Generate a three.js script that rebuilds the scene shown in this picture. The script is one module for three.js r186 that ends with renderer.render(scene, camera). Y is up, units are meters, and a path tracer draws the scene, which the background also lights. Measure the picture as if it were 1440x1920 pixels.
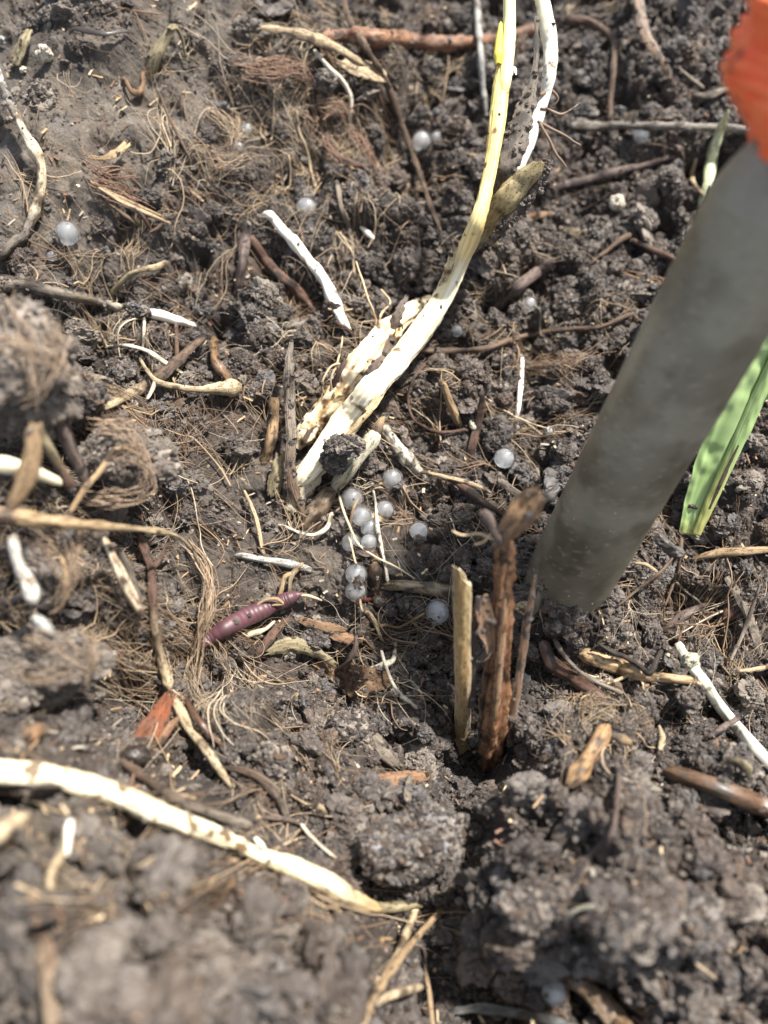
import * as THREE from 'three';
import { mergeGeometries, mergeVertices } from 'three/addons/utils/BufferGeometryUtils.js';

// ------------------------------------------------------------------ camera, sky, sun, exposure
const MM = 0.001;                                   // shapes are written in millimetres, the scene is in metres
const TILT = THREE.MathUtils.degToRad(20), DIST = 108, FOV = 64;
const scene = new THREE.Scene();
const camera = new THREE.PerspectiveCamera(FOV, 0.75, 0.005, 60);
camera.position.set(0, DIST * Math.cos(TILT) * MM, DIST * Math.sin(TILT) * MM);
camera.lookAt(0, 0, 0);
camera.focus = 0.1025; camera.userData.fStop = 14.5;
const renderer = new THREE.WebGLRenderer({ antialias: true });
renderer.toneMapping = THREE.LinearToneMapping;
renderer.toneMappingExposure = 2.45;
renderer.shadowMap.enabled = true;
renderer.setSize(768, 1024);

const SUN = new THREE.Vector3(0.37, 0.83, -0.41).normalize();
{ // hazy summer sky with thin clouds, the same all round
  const W = 512, H = 256, d = new Float32Array(W * H * 4), h3 = (x, y, z) => { const s = Math.sin(x * 127.1 + y * 311.7 + z * 74.7) * 43758.5453; return s - Math.floor(s); };
  const n3 = (x, y, z) => { const i = Math.floor(x), j = Math.floor(y), k = Math.floor(z), s = (t) => t * t * (3 - 2 * t), u = s(x - i), v = s(y - j), w = s(z - k); let r = 0; for (let a = 0; a < 2; a++) for (let b = 0; b < 2; b++) for (let c = 0; c < 2; c++) r += h3(i + a, j + b, k + c) * (a ? u : 1 - u) * (b ? v : 1 - v) * (c ? w : 1 - w); return r; };
  for (let y = 0; y < H; y++) for (let x = 0; x < W; x++) {
    const el = ((y + 0.5) / H - 0.5) * Math.PI, az = ((x + 0.5) / W - 0.5) * 2 * Math.PI, X = Math.cos(az) * Math.cos(el), Y = Math.sin(el), Z = Math.sin(az) * Math.cos(el), up = Math.max(Y, 0), q = 1.6 / (0.35 + up);
    let f = 0, a = 0.55; for (let o = 0, s = 1; o < 4; o++, s *= 2, a *= 0.5) f += a * n3(X * q * s + 7, Z * q * s + 3, 1 + o);
    const cl = Math.min(1, Math.max(0, (f - 0.42) * 3.2)) * 0.75, hz = Math.pow(1 - up, 2.5), sunny = Math.max(0, X * SUN.x + Y * SUN.y + Z * SUN.z), glow = 0.5 * Math.pow(sunny, 8) + 0.8 * Math.pow(sunny, 60);
    const base = [0.34 + 0.46 * hz, 0.50 + 0.36 * hz, 0.80 + 0.16 * hz], k = (y * W + x) * 4, low = Y < 0 ? 0.35 : 1;
    for (let c = 0; c < 3; c++) d[k + c] = ((base[c] * (1 - cl) + [1.12, 1.1, 1.08][c] * cl) + glow * [1, 0.95, 0.86][c]) * low; d[k + 3] = 1;
  }
  const t = new THREE.DataTexture(d, W, H, THREE.RGBAFormat, THREE.FloatType); t.mapping = THREE.EquirectangularReflectionMapping; t.magFilter = THREE.LinearFilter; t.needsUpdate = true;
  scene.background = t; scene.environment = t; scene.backgroundIntensity = scene.environmentIntensity = 0.38;
}
const sun = new THREE.DirectionalLight(0xfff8f0, 4.9); sun.name = 'sun';
sun.position.copy(SUN).multiplyScalar(2); sun.castShadow = true; sun.shadow.radius = 8; sun.shadow.mapSize.set(4096, 4096);
{ const c = sun.shadow.camera; c.left = c.bottom = -0.16; c.right = c.top = 0.16; c.near = 0.5; c.far = 4; sun.shadow.bias = -0.0002; }
scene.add(sun); scene.add(sun.target);

// ------------------------------------------------------------------ noise and small maths
const { smoothstep, clamp, lerp } = THREE.MathUtils;
let seedState = 12345;
const rnd = () => { seedState = (seedState + 0x6d2b79f5) | 0; let t = Math.imul(seedState ^ (seedState >>> 15), 1 | seedState); t = (t + Math.imul(t ^ (t >>> 7), 61 | t)) ^ t; return ((t ^ (t >>> 14)) >>> 0) / 4294967296; };
const rr = (a, b) => a + (b - a) * rnd();
const hash = (x, y, s) => { let h = Math.imul(x, 374761393) ^ Math.imul(y, 668265263) ^ Math.imul(s, 1274126177); h = Math.imul(h ^ (h >>> 13), 1274126177); return ((h ^ (h >>> 16)) >>> 0) / 4294967296; };
const hash3 = (x, y, z) => hash(x + Math.imul(z, 7919), y, Math.imul(z, 31) + 17);
const fade = (t) => t * t * t * (t * (t * 6 - 15) + 10);
function vn2(x, y, s = 0) {                          // value noise, -1..1
  const ix = Math.floor(x), iy = Math.floor(y), u = fade(x - ix), v = fade(y - iy);
  const a = hash(ix, iy, s), b = hash(ix + 1, iy, s), c = hash(ix, iy + 1, s), d = hash(ix + 1, iy + 1, s);
  return 2 * (a + (b - a) * u + (c - a) * v + (a - b - c + d) * u * v) - 1;
}
function vn3(x, y, z) {
  const ix = Math.floor(x), iy = Math.floor(y), iz = Math.floor(z), u = fade(x - ix), v = fade(y - iy), w = fade(z - iz);
  const L = (k) => { const a = hash3(ix, iy, k), b = hash3(ix + 1, iy, k), c = hash3(ix, iy + 1, k), d = hash3(ix + 1, iy + 1, k); return a + (b - a) * u + (c - a) * v + (a - b - c + d) * u * v; };
  const p = L(iz), q = L(iz + 1); return 2 * (p + (q - p) * w) - 1;
}
const fbm2 = (x, y, s, n = 4) => { let a = 0, k = 0.5; for (let i = 0; i < n; i++) { a += k * vn2(x, y, s + i); x = x * 2.03 + 11.3; y = y * 2.03 - 7.1; k *= 0.5; } return a; };
const fbm3 = (x, y, z, n = 3) => { let a = 0, k = 0.5; for (let i = 0; i < n; i++) { a += k * vn3(x, y, z); x = x * 2.03 + 5.2; y = y * 2.03 + 1.3; z = z * 2.03 - 3.7; k *= 0.5; } return a; };
// Rounded grains heaped on a plane: height of the highest ball over (x, z).
function domes(x, z, cell, r0, r1, s) {
  const ix = Math.floor(x / cell), iz = Math.floor(z / cell); let best = 0;
  for (let i = -1; i <= 1; i++) for (let j = -1; j <= 1; j++) {
    const a = ix + i, b = iz + j, r = r0 + (r1 - r0) * Math.pow(hash(a, b, s), 2);
    const dx = x - (a + hash(a, b, s + 1)) * cell, dz = z - (b + hash(a, b, s + 2)) * cell, q = r * r - dx * dx - dz * dz;
    if (q > 0) { const h = Math.sqrt(q) * (0.55 + 0.6 * hash(a, b, s + 3)); if (h > best) best = h; }
  }
  return best;
}
const sRGB = (hex) => { const c = new THREE.Color(hex); return [c.r, c.g, c.b]; };
const mix3 = (a, b, t) => [a[0] + (b[0] - a[0]) * t, a[1] + (b[1] - a[1]) * t, a[2] + (b[2] - a[2]) * t];

// ------------------------------------------------------------------ from a place in the photograph (1440 x 1920) to a place in the hollow
const F = 960 / Math.tan(THREE.MathUtils.degToRad(FOV / 2));
const EYE = new THREE.Vector3(0, DIST * Math.cos(TILT), DIST * Math.sin(TILT));
const AX = new THREE.Vector3(0, -Math.cos(TILT), -Math.sin(TILT)), UP = new THREE.Vector3(0, Math.sin(TILT), -Math.cos(TILT)), RT = new THREE.Vector3(1, 0, 0);
const ray = (px, py) => AX.clone().addScaledVector(RT, (px - 720) / F).addScaledVector(UP, (960 - py) / F);   // one unit of depth
const atDepth = (px, py, d) => EYE.clone().addScaledVector(ray(px, py), d);
const atHeight = (px, py, h) => { const r = ray(px, py); return EYE.clone().addScaledVector(r, (h - EYE.y) / r.y); };

// ------------------------------------------------------------------ the hollow: height and crumbliness at points of the dug soil
const SOIL = [   // photo x, photo y, height mm, crumbliness 0..1
  [700, 1000, 0, .35], [450, 1000, 1, .25], [560, 1060, 0, .2], [480, 880, 1, .35], [330, 950, 4, .5], [200, 620, 6, .8], [110, 440, 8, .05], [100, 230, 14, .03], [220, 150, 14, .03], [170, 310, 11, .03], [50, 340, 11, .05], [300, 200, 9, .1], [350, 60, 13, .2],
  [260, 400, 7, .3], [330, 520, 2, .7], [400, 500, 0, .6], [270, 480, 5, .2], [180, 60, 18, .35], [500, 250, 4, .6], [480, 130, 8, .5], [620, 110, 9, .5], [640, 300, 1, .7], [350, 600, 0, .8], [200, 700, 2, 1], [280, 720, 1, 1],
  [760, 320, -4, .8], [900, 200, -5, .9], [1050, 300, -6, .9], [1150, 420, -6, 1], [1300, 100, -3, .9], [1000, 60, -6, .9], [780, 80, -3, .7], [1000, 600, -3, 1], [1100, 700, -3, 1], [850, 650, -3, 1], [900, 780, -2, 1], [600, 650, 0, .8],
  [1380, 800, -1, .7], [1300, 1050, -3, .9], [1380, 950, 0, .5], [1200, 1080, 0, .9], [1050, 1155, 5, .9], [1120, 1165, 4, .9], [975, 1120, 2, .8], [1300, 1160, -3, 1], [1420, 1200, -6, .8], [600, 1260, -4, .8], [540, 1200, -1, .6], [750, 1260, -3, .8], [620, 1340, 0, .9], [740, 1380, -1, .9], [900, 1430, -6, .9], [840, 1330, -2, .9],
  [860, 1200, -3, .8], [960, 1000, -3, .9], [1000, 1200, -2, .8], [520, 1400, 5, .9], [380, 1420, 6, .9], [280, 1340, 4, .5], [430, 1250, 0, .6], [240, 1290, 5, .6],
  [90, 700, 25, .8], [50, 620, 20, .8], [150, 640, 3, .9], [165, 700, 5, .9], [200, 770, 2, .9], [300, 1010, 2, .5], [30, 900, 22, .7], [180, 870, 15, .6], [250, 900, 11, .6], [100, 1100, 19, .6], [60, 1010, 20, .6], [150, 1230, 20, .7], [230, 1170, 12, .7], [60, 1390, 24, .7], [190, 1390, 15, .7],
  [100, 1700, 33, .9], [300, 1850, 32, .9], [300, 1650, 29, .9], [500, 1760, 26, .9], [640, 1850, 22, .9], [60, 1540, 30, .7], [300, 1530, 20, .7], [600, 1690, 15, .7], [450, 1570, 14, .8], [470, 1480, 8, .9], [580, 1540, 5, .9],
  [820, 1750, 0, .9], [870, 1600, -3, .8], [860, 1900, 6, .8], [700, 1640, 1, .8], [750, 1570, 8, .5], [690, 1540, 6, .7],
  [1000, 1540, 16, .8], [940, 1640, 14, .8], [1200, 1600, 20, .9], [1100, 1740, 22, .9], [1300, 1680, 18, 1], [1400, 1500, 7, 1], [1000, 1840, 9, .9], [1080, 1440, 11, .8], [1200, 1360, 6, 1], [1120, 1300, 3, 1], [1400, 1850, 15, .9], [1400, 1330, -3, .9], [1250, 1830, 15, 1], [960, 1760, 13, .9], [1045, 1868, 4, .7], [1130, 1900, 9, .8],
  [100, -300, 20, .5], [700, -300, -3, .8], [1300, -300, -2, .8], [-400, 400, 14, .4], [-400, 1000, 24, .6], [-300, 1700, 40, .6], [300, 2400, 40, .6], [1100, 2300, 17, .8], [1800, 400, -3, .9], [1900, 1100, 0, .8], [1800, 1700, 10, .9],
].map(([px, py, h, r]) => { const p = atHeight(px, py, h); return [p.x, p.z, h, r]; });
const GX0 = -120, GZ0 = -180, GN = 300, mH = new Float32Array(GN * GN), mR = new Float32Array(GN * GN);      // 1 mm grid
for (let j = 0; j < GN; j++) for (let i = 0; i < GN; i++) {
  let sw = 0, sh = 0, sr = 0;
  for (const [x, z, h, r] of SOIL) { const q = (GX0 + i - x) ** 2 + (GZ0 + j - z) ** 2 + 6, w = 1 / (q * q); sw += w; sh += w * h; sr += w * r; }
  mH[j * GN + i] = sh / sw; mR[j * GN + i] = sr / sw;
}
function bil(a, x, z) {
  const fx = clamp(x - GX0, 0, GN - 1.001), fz = clamp(z - GZ0, 0, GN - 1.001), i = Math.floor(fx), j = Math.floor(fz), u = fx - i, v = fz - j, k = j * GN + i;
  return (a[k] * (1 - u) + a[k + 1] * u) * (1 - v) + (a[k + GN] * (1 - u) + a[k + GN + 1] * u) * v;
}
const crumbly = (x, z) => bil(mR, x, z);
function hMid(x, z) {
  const R = crumbly(x, z), wx = x + 1.2 * vn2(x / 3.1, z / 3.1, 51), wz = z + 1.2 * vn2(x / 3.1, z / 3.1, 52);
  let h = bil(mH, x, z) + 1.7 * fbm2(x / 10, z / 10, 3, 3);
  h += (0.25 + 0.75 * R) * 0.75 * domes(wx, wz, 6.5, 1.2, 5.2, 11);
  const b = smoothstep(bil(mH, x, z), 17, 27); if (b > 0) h += b * (1.1 * domes(wx, wz, 4.6, 0.8, 3.2, 15) - 5 * smoothstep(vn2(x / 2.8, z / 2.8, 79), 0.2, 0.6));
  h -= 4.2 * R * smoothstep(vn2(x / 5.5, z / 5.5, 77), 0.2, 0.7);
  return h;
}
function hFine(x, z) {
  const R = crumbly(x, z), n = 0.6 * vn2(x / 0.9, z / 0.9, 61) + 0.3 * vn2(x / 0.35, z / 0.35, 67), m = 0.6 * vn2(x / 0.9, z / 0.9, 62) + 0.3 * vn2(x / 0.35, z / 0.35, 68), g = vn2(x / 5, z / 5, 93);
  const k = smoothstep(R + 0.35 * g, 0.15, 0.75);
  let h = hMid(x, z) + 0.25 * fbm2(x / 1.6, z / 1.6, 21, 3) * (0.5 + R);
  const wx = x + 1.5 * n, wz = z + 1.5 * m;
  h += (0.08 + 0.92 * k) * (0.62 * domes(wx, wz, 2.9, 0.5, 2.4, 31) + 0.9 * fbm2(x / 2.1, z / 2.1, 121, 5) + 0.5 * domes(x + 0.9 * n, z + 0.9 * m, 1.25, 0.2, 0.95, 41));
  h += (0.2 + 0.8 * k) * (0.45 * domes(x + 0.4 * m, z + 0.4 * n, 0.55, 0.08, 0.4, 47) + 0.32 * fbm2(x / 0.7, z / 0.7, 131, 3));
  h -= 1.7 * (0.25 + 0.75 * R) * smoothstep(vn2(x / 2.2, z / 2.2, 78), 0.3, 0.8);
  return h + (0.05 + 0.13 * k) * vn2(x / 0.4, z / 0.4, 63) - 0.16 * k * Math.abs(vn2(x / 0.75, z / 0.75, 65));
}
// the place where the line of sight through a point of the photograph meets the soil, `lift` mm above it
function hit(px, py, lift = 0) {
  const r = ray(px, py); let d = 42;
  for (; d < 260; d += 0.5) { const y = EYE.y + r.y * d; if (y <= hMid(EYE.x + r.x * d, EYE.z + r.z * d) + lift + 0.5) break; }
  return EYE.clone().addScaledVector(r, d);
}
const depthOf = (p) => p.clone().sub(EYE).dot(AX);
const place = (px, py, l = 0.4) => (l >= 40 ? atDepth(px, py, l) : hit(px, py, l + 0.08));    // a lift in mm, or from 40 up a depth from the lens

// ------------------------------------------------------------------ naming and placing
const taken = {};
const numbered = (name) => { const n = (taken[name] = (taken[name] ?? -1) + 1); return n ? `${name}_${String(n).padStart(3, '0')}` : name; };
function mesh(name, geo, mat) { const m = new THREE.Mesh(geo, mat); m.name = name; m.castShadow = m.receiveShadow = true; return m; }
function seat(root) {                              // puts the origin at the thing's base and turns mm into m
  const box = new THREE.Box3(), list = [];
  root.traverse((o) => { if (o.geometry) { o.geometry.computeBoundingBox(); box.union(o.geometry.boundingBox); list.push(o.geometry); } });
  const b = new THREE.Vector3((box.min.x + box.max.x) / 2, box.min.y, (box.min.z + box.max.z) / 2);
  for (const g of list) { g.translate(-b.x, -b.y, -b.z); g.scale(MM, MM, MM); }
  root.position.copy(b).multiplyScalar(MM); scene.add(root);
}
function thing(name, label, category, geoOrParts, mat, group, kind) {
  let o;
  if (Array.isArray(geoOrParts)) {
    o = new THREE.Group();
    for (const [n, g, m, subs, lab] of geoOrParts) { const c = mesh(n, g, m ?? mat); if (lab) c.userData.label = lab; for (const [sn, sg, sm] of subs ?? []) c.add(mesh(sn, sg, sm ?? mat)); o.add(c); }
  } else o = mesh(name, geoOrParts, mat);
  o.name = numbered(name); o.userData = kind ? { label, kind } : { label, category };
  if (group) o.userData.group = group;
  seat(o); return o;
}

// ------------------------------------------------------------------ textures and materials
function noiseTexture(size, fn, srgb) {
  const d = new Uint8Array(size * size * 4);
  for (let y = 0; y < size; y++) for (let x = 0; x < size; x++) { const c = fn(x / size, y / size, x, y), k = (y * size + x) * 4; d[k] = c[0] * 255; d[k + 1] = c[1] * 255; d[k + 2] = c[2] * 255; d[k + 3] = 255; }
  const t = new THREE.DataTexture(d, size, size); t.wrapS = t.wrapT = THREE.RepeatWrapping; t.magFilter = THREE.LinearFilter; t.minFilter = THREE.LinearMipmapLinearFilter; t.generateMipmaps = true;
  if (srgb) t.colorSpace = THREE.SRGBColorSpace; t.needsUpdate = true; return t;
}
const wrapN = (u, v, n, s) => {                    // value noise that tiles n times
  const x = u * n, y = v * n, ix = Math.floor(x), iy = Math.floor(y), a = fade(x - ix), b = fade(y - iy), h = (i, j) => hash(((i % n) + n) % n, ((j % n) + n) % n, s);
  return h(ix, iy) * (1 - a) * (1 - b) + h(ix + 1, iy) * a * (1 - b) + h(ix, iy + 1) * (1 - a) * b + h(ix + 1, iy + 1) * a * b;
};
const wrapN2 = (u, v, n, m, s) => { const x = u * n, y = v * m, ix = Math.floor(x), iy = Math.floor(y), a = fade(x - ix), b = fade(y - iy), h = (i, j) => hash(((i % n) + n) % n, ((j % m) + m) % m, s); return h(ix, iy) * (1 - a) * (1 - b) + h(ix + 1, iy) * a * (1 - b) + h(ix, iy + 1) * (1 - a) * b + h(ix + 1, iy + 1) * a * b; };
const soilBump = noiseTexture(512, (u, v) => { const n = 0.5 * wrapN(u, v, 40, 1) + 0.3 * wrapN(u, v, 90, 2) + 0.2 * wrapN(u, v, 200, 3); return [n, n, n]; });
const soilTint = noiseTexture(512, (u, v, x, y) => { const n = 0.72 + 0.2 * wrapN(u, v, 60, 4) + 0.16 * (wrapN(u, v, 170, 5) - 0.5), g = hash(x >> 1, y >> 1, 9) > 0.993 ? 0.18 : 0; const q = clamp(n + g, 0, 1); return [q, q * 0.99, q * 0.97]; }, true);
const soilRough = noiseTexture(512, (u, v) => { const n = clamp(0.55 + 0.6 * (wrapN(u, v, 24, 6) * 0.5 + wrapN(u, v, 90, 7) * 0.5), 0, 1); return [n, n, n]; });
// plant fibre: streaks along the length (v), pores and specks of soil
const barkBump = noiseTexture(512, (u, v) => { const n = 0.45 * wrapN2(u, v, 22, 3, 11) + 0.3 * wrapN2(u, v, 60, 10, 12) + 0.25 * wrapN(u, v, 90, 13); return [n, n, n]; });
const barkTint = noiseTexture(512, (u, v) => { const s = 0.55 * wrapN2(u, v, 26, 3, 21) + 0.45 * wrapN2(u, v, 70, 8, 22), g = wrapN(u, v, 110, 23), sp = smoothstep(wrapN(u, v, 46, 24) * 0.6 + wrapN(u, v, 7, 25) * 0.55, 0.74, 0.86), n = clamp(0.86 + 0.2 * (s - 0.5) + 0.1 * (g - 0.5), 0, 1); return mix3([n, n * (0.985 + 0.03 * (s - 0.5)), n * (0.95 + 0.08 * (s - 0.5))], [0.33, 0.28, 0.24], 0.8 * sp); }, true);
const std = (o) => new THREE.MeshStandardMaterial(o), phys = (o) => new THREE.MeshPhysicalMaterial(o);
const M = {
  soil: std({ vertexColors: true, map: soilTint, bumpMap: soilBump, bumpScale: 0.00014, roughnessMap: soilRough, roughness: 0.95 }),
  crumb: std({ color: 0xffffff, roughness: 0.62 }),
  crumbClod: std({ vertexColors: true, roughness: 0.6 }),
  fibre: std({ vertexColors: true, roughness: 0.7 }),
  clean: phys({ vertexColors: true, bumpMap: barkBump, bumpScale: 0.00004, roughness: 0.5, specularIntensity: 0.8 }),
  plant: phys({ vertexColors: true, map: barkTint, bumpMap: barkBump, bumpScale: 0.00006, roughness: 0.5, specularIntensity: 0.8 }),
  dry: std({ vertexColors: true, map: barkTint, bumpMap: barkBump, bumpScale: 0.0001, roughness: 0.8 }),
  wet: phys({ vertexColors: true, map: barkTint, bumpMap: barkBump, bumpScale: 0.00006, roughness: 0.4, clearcoat: 0.35, clearcoatRoughness: 0.3 }),
  thin: phys({ vertexColors: true, map: barkTint, bumpMap: barkBump, bumpScale: 0.00006, roughness: 0.8, transmission: 0.5, thickness: 0 }),
  leaf: phys({ vertexColors: true, roughness: 0.5, transmission: 0.22, thickness: 0 }),
  skin: phys({ vertexColors: true, map: barkTint, bumpMap: barkBump, bumpScale: 0.00006, roughness: 0.7, transmission: 0.35, thickness: 0 }),
  worm: phys({ vertexColors: true, roughness: 0.5, clearcoat: 0.12, clearcoatRoughness: 0.5 }),
  egg: phys({ color: 0xffffff, roughness: 0.04, transmission: 0.96, thickness: 0.002, ior: 1.34, clearcoat: 0.8, clearcoatRoughness: 0.08 }),
  core: [0.95, 0.84, 1].map((c) => phys({ color: new THREE.Color(c * 0.96, c * 0.985, c), roughness: 0.4, transmission: 0.78, thickness: 0 })),
  metal: phys({ vertexColors: true, roughness: 0.42, metalness: 0.1, clearcoat: 0.1, clearcoatRoughness: 0.5 }),
  orange: phys({ vertexColors: true, roughness: 0.6, sheen: 0.4, sheenRoughness: 0.6, sheenColor: new THREE.Color(1, 0.5, 0.3) }),
};

// ------------------------------------------------------------------ the soil sheet
const xs = [], zs = [];
{ const N = 860; for (let i = 0; i <= N; i++) xs.push(lerp(-72, 72, i / N));
  let z = 66; while (z > -104) { zs.push(z); z -= lerp(0.135, 0.2, clamp((66 - z) / 170, 0, 1)); }
  for (let k = 1, s = 0.3; k <= 42; k++) { s *= 1.22; xs.unshift(xs[0] - s); xs.push(xs[xs.length - 1] + s); zs.unshift(zs[0] + s); zs.push(zs[zs.length - 1] - s); } }
const NX = xs.length, NZ = zs.length, HF = new Float32Array(NX * NZ);
const soilDry = sRGB('#7a7268'), soilMid = sRGB('#504842'), soilDark = sRGB('#2e2926'), soilRust = sRGB('#524234'), soilGrey = sRGB('#52504f');
function soilColor(x, z) {
  const R = crumbly(x, z), a = fbm2(x / 9, z / 9, 201, 3), b = vn2(x / 1.7, z / 1.7, 205), c = vn2(x / 4, z / 4, 209);
  let k = mix3(soilMid, soilDry, clamp(1.2 - 2.6 * R + 0.8 * a + 1.7 * smoothstep(bil(mH, x, z), 17, 27), 0, 1));
  k = mix3(k, soilDark, clamp(0.35 + 0.55 * b + 0.5 * a, 0, 0.8));
  k = mix3(k, soilRust, clamp(c * 0.9 - 0.25, 0, 0.5)); return mix3(k, soilGrey, clamp(-c * 0.9 - 0.2, 0, 0.5));
}
{
  const pos = new Float32Array(NX * NZ * 3), uv = new Float32Array(NX * NZ * 2), col = new Float32Array(NX * NZ * 3), idx = new Uint32Array((NX - 1) * (NZ - 1) * 6);
  for (let j = 0, k = 0; j < NZ; j++) for (let i = 0; i < NX; i++, k++) {
    const x = xs[i], z = zs[j], far = Math.max(Math.abs(x) - 120, Math.abs(z + 20) - 130, 0), near = Math.abs(x) < 80 && Math.abs(z + 20) < 95;
    let h = near ? hFine(x, z) : hMid(x, z); h = far > 0 ? lerp(h, 12 + 30 * fbm2(x / 400, z / 400, 5, 3), smoothstep(far, 0, 400)) : h;
    HF[k] = h; pos[3 * k] = x * MM; pos[3 * k + 1] = h * MM; pos[3 * k + 2] = z * MM; uv[2 * k] = x / 9; uv[2 * k + 1] = z / 9;
    const c = soilColor(x, z); col[3 * k] = c[0]; col[3 * k + 1] = c[1]; col[3 * k + 2] = c[2];
  }
  for (let j = 0, k = 0; j < NZ - 1; j++) for (let i = 0; i < NX - 1; i++) { const a = j * NX + i, b = a + 1, c = a + NX, d = c + 1; idx[k++] = a; idx[k++] = b; idx[k++] = c; idx[k++] = b; idx[k++] = d; idx[k++] = c; }
  const g = new THREE.BufferGeometry(); g.setAttribute('position', new THREE.BufferAttribute(pos, 3)); g.setAttribute('uv', new THREE.BufferAttribute(uv, 2)); g.setAttribute('color', new THREE.BufferAttribute(col, 3)); g.setIndex(new THREE.BufferAttribute(idx, 1)); g.computeVertexNormals();
  const ground = mesh('ground', g, M.soil); ground.userData = { label: 'crumbly dark brown soil of the dug hollow', kind: 'structure' }; scene.add(ground);
}
const find = (a, v, down) => { let lo = 0, hi = a.length - 1; while (hi - lo > 1) { const m = (lo + hi) >> 1; if (down ? a[m] >= v : a[m] <= v) lo = m; else hi = m; } return lo; };
function hTop(x, z) {
  const i = clamp(find(xs, x, false), 0, NX - 2), j = clamp(find(zs, z, true), 0, NZ - 2), u = clamp((x - xs[i]) / (xs[i + 1] - xs[i]), 0, 1), v = clamp((z - zs[j]) / (zs[j + 1] - zs[j]), 0, 1), k = j * NX + i;
  return (HF[k] * (1 - u) + HF[k + 1] * u) * (1 - v) + (HF[k + NX] * (1 - u) + HF[k + NX + 1] * u) * v;
}

// ------------------------------------------------------------------ loose crumbs, gathered here and built at the end
const crumbs = [], clodlets = [], keepOut = [];
const soilTone = () => { const t = rnd(); let c = mix3(soilDark, soilMid, rnd()); if (t < 0.2) c = mix3(c, soilDry, 0.8); else if (t < 0.3) c = mix3(c, soilRust, 0.8); else if (t < 0.45) c = mix3(c, soilGrey, 0.8); return c; };
function crumb(p, r, c = soilTone()) { if (r < 0.16 && rnd() < 0.006) c = sRGB('#a9a294'); (r > 0.55 ? clodlets : crumbs).push([p.x, p.y, p.z, r, c]); }

// ------------------------------------------------------------------ tubes: roots, stems, straws, strips
// pts: [photo x, photo y, lift or depth, radius in photo pixels]
function path(pts) {
  const P = [], R = [];
  for (const [px, py, l, r] of pts) { const p = place(px, py, l); P.push(p); R.push((r ?? 4) * depthOf(p) / F); }
  return { P, R };
}
const palette = {
  white: ['#f4f1e6', '#e2d9bf', '#7a6a52'], cream: ['#efe3c4', '#d8c090', '#735b3e'], yellow: ['#e8d98c', '#d9b65c', '#6a4e30'], tan: ['#c9a873', '#a98552', '#5a4430'], straw: ['#d8c39a', '#b59a6c', '#6b553c'],
  brown: ['#80644a', '#63493a', '#3b3029'], red: ['#7d5843', '#644034', '#3e302a'], grey: ['#968a7c', '#7b7066', '#4f453c'], purple: ['#84706c', '#6b5652', '#43383a'], dark: ['#4a4038', '#3a322d', '#2b2522'],
  pale: ['#cfd3c0', '#b9bda6', '#6c6252'], amber: ['#a57a4c', '#85603e', '#4a3a2a'], olive: ['#a89c70', '#8a7d56', '#5a4c36'], mud: ['#7f7262', '#6a5e50', '#4a4038'], orange: ['#b98a58', '#a06a48', '#5a4536'], bluish: ['#bcc4c8', '#a2aab0', '#6a625a'],
};
for (const k in palette) palette[k] = palette[k].map(sRGB);
const mute = (c, m) => { const l = 0.3 * c[0] + 0.55 * c[1] + 0.15 * c[2]; return [lerp(c[0], l * 1.06, m), lerp(c[1], l, m), lerp(c[2], l * 0.9, m)]; };
const DEF = { sides: 9, segs: 0, ridge: 0.07, ridges: 5, lump: 0.14, lumpLen: 2.2, flat: 1, dirt: 0.36, crumbs: 0.5, wig: 0, taper0: 0.6, taper1: 0.6, fray: 0.55, rough: 0.05, mute: 0.38, color: 'tan', twist: 0.2, dirtScale: 1.6 };
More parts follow.
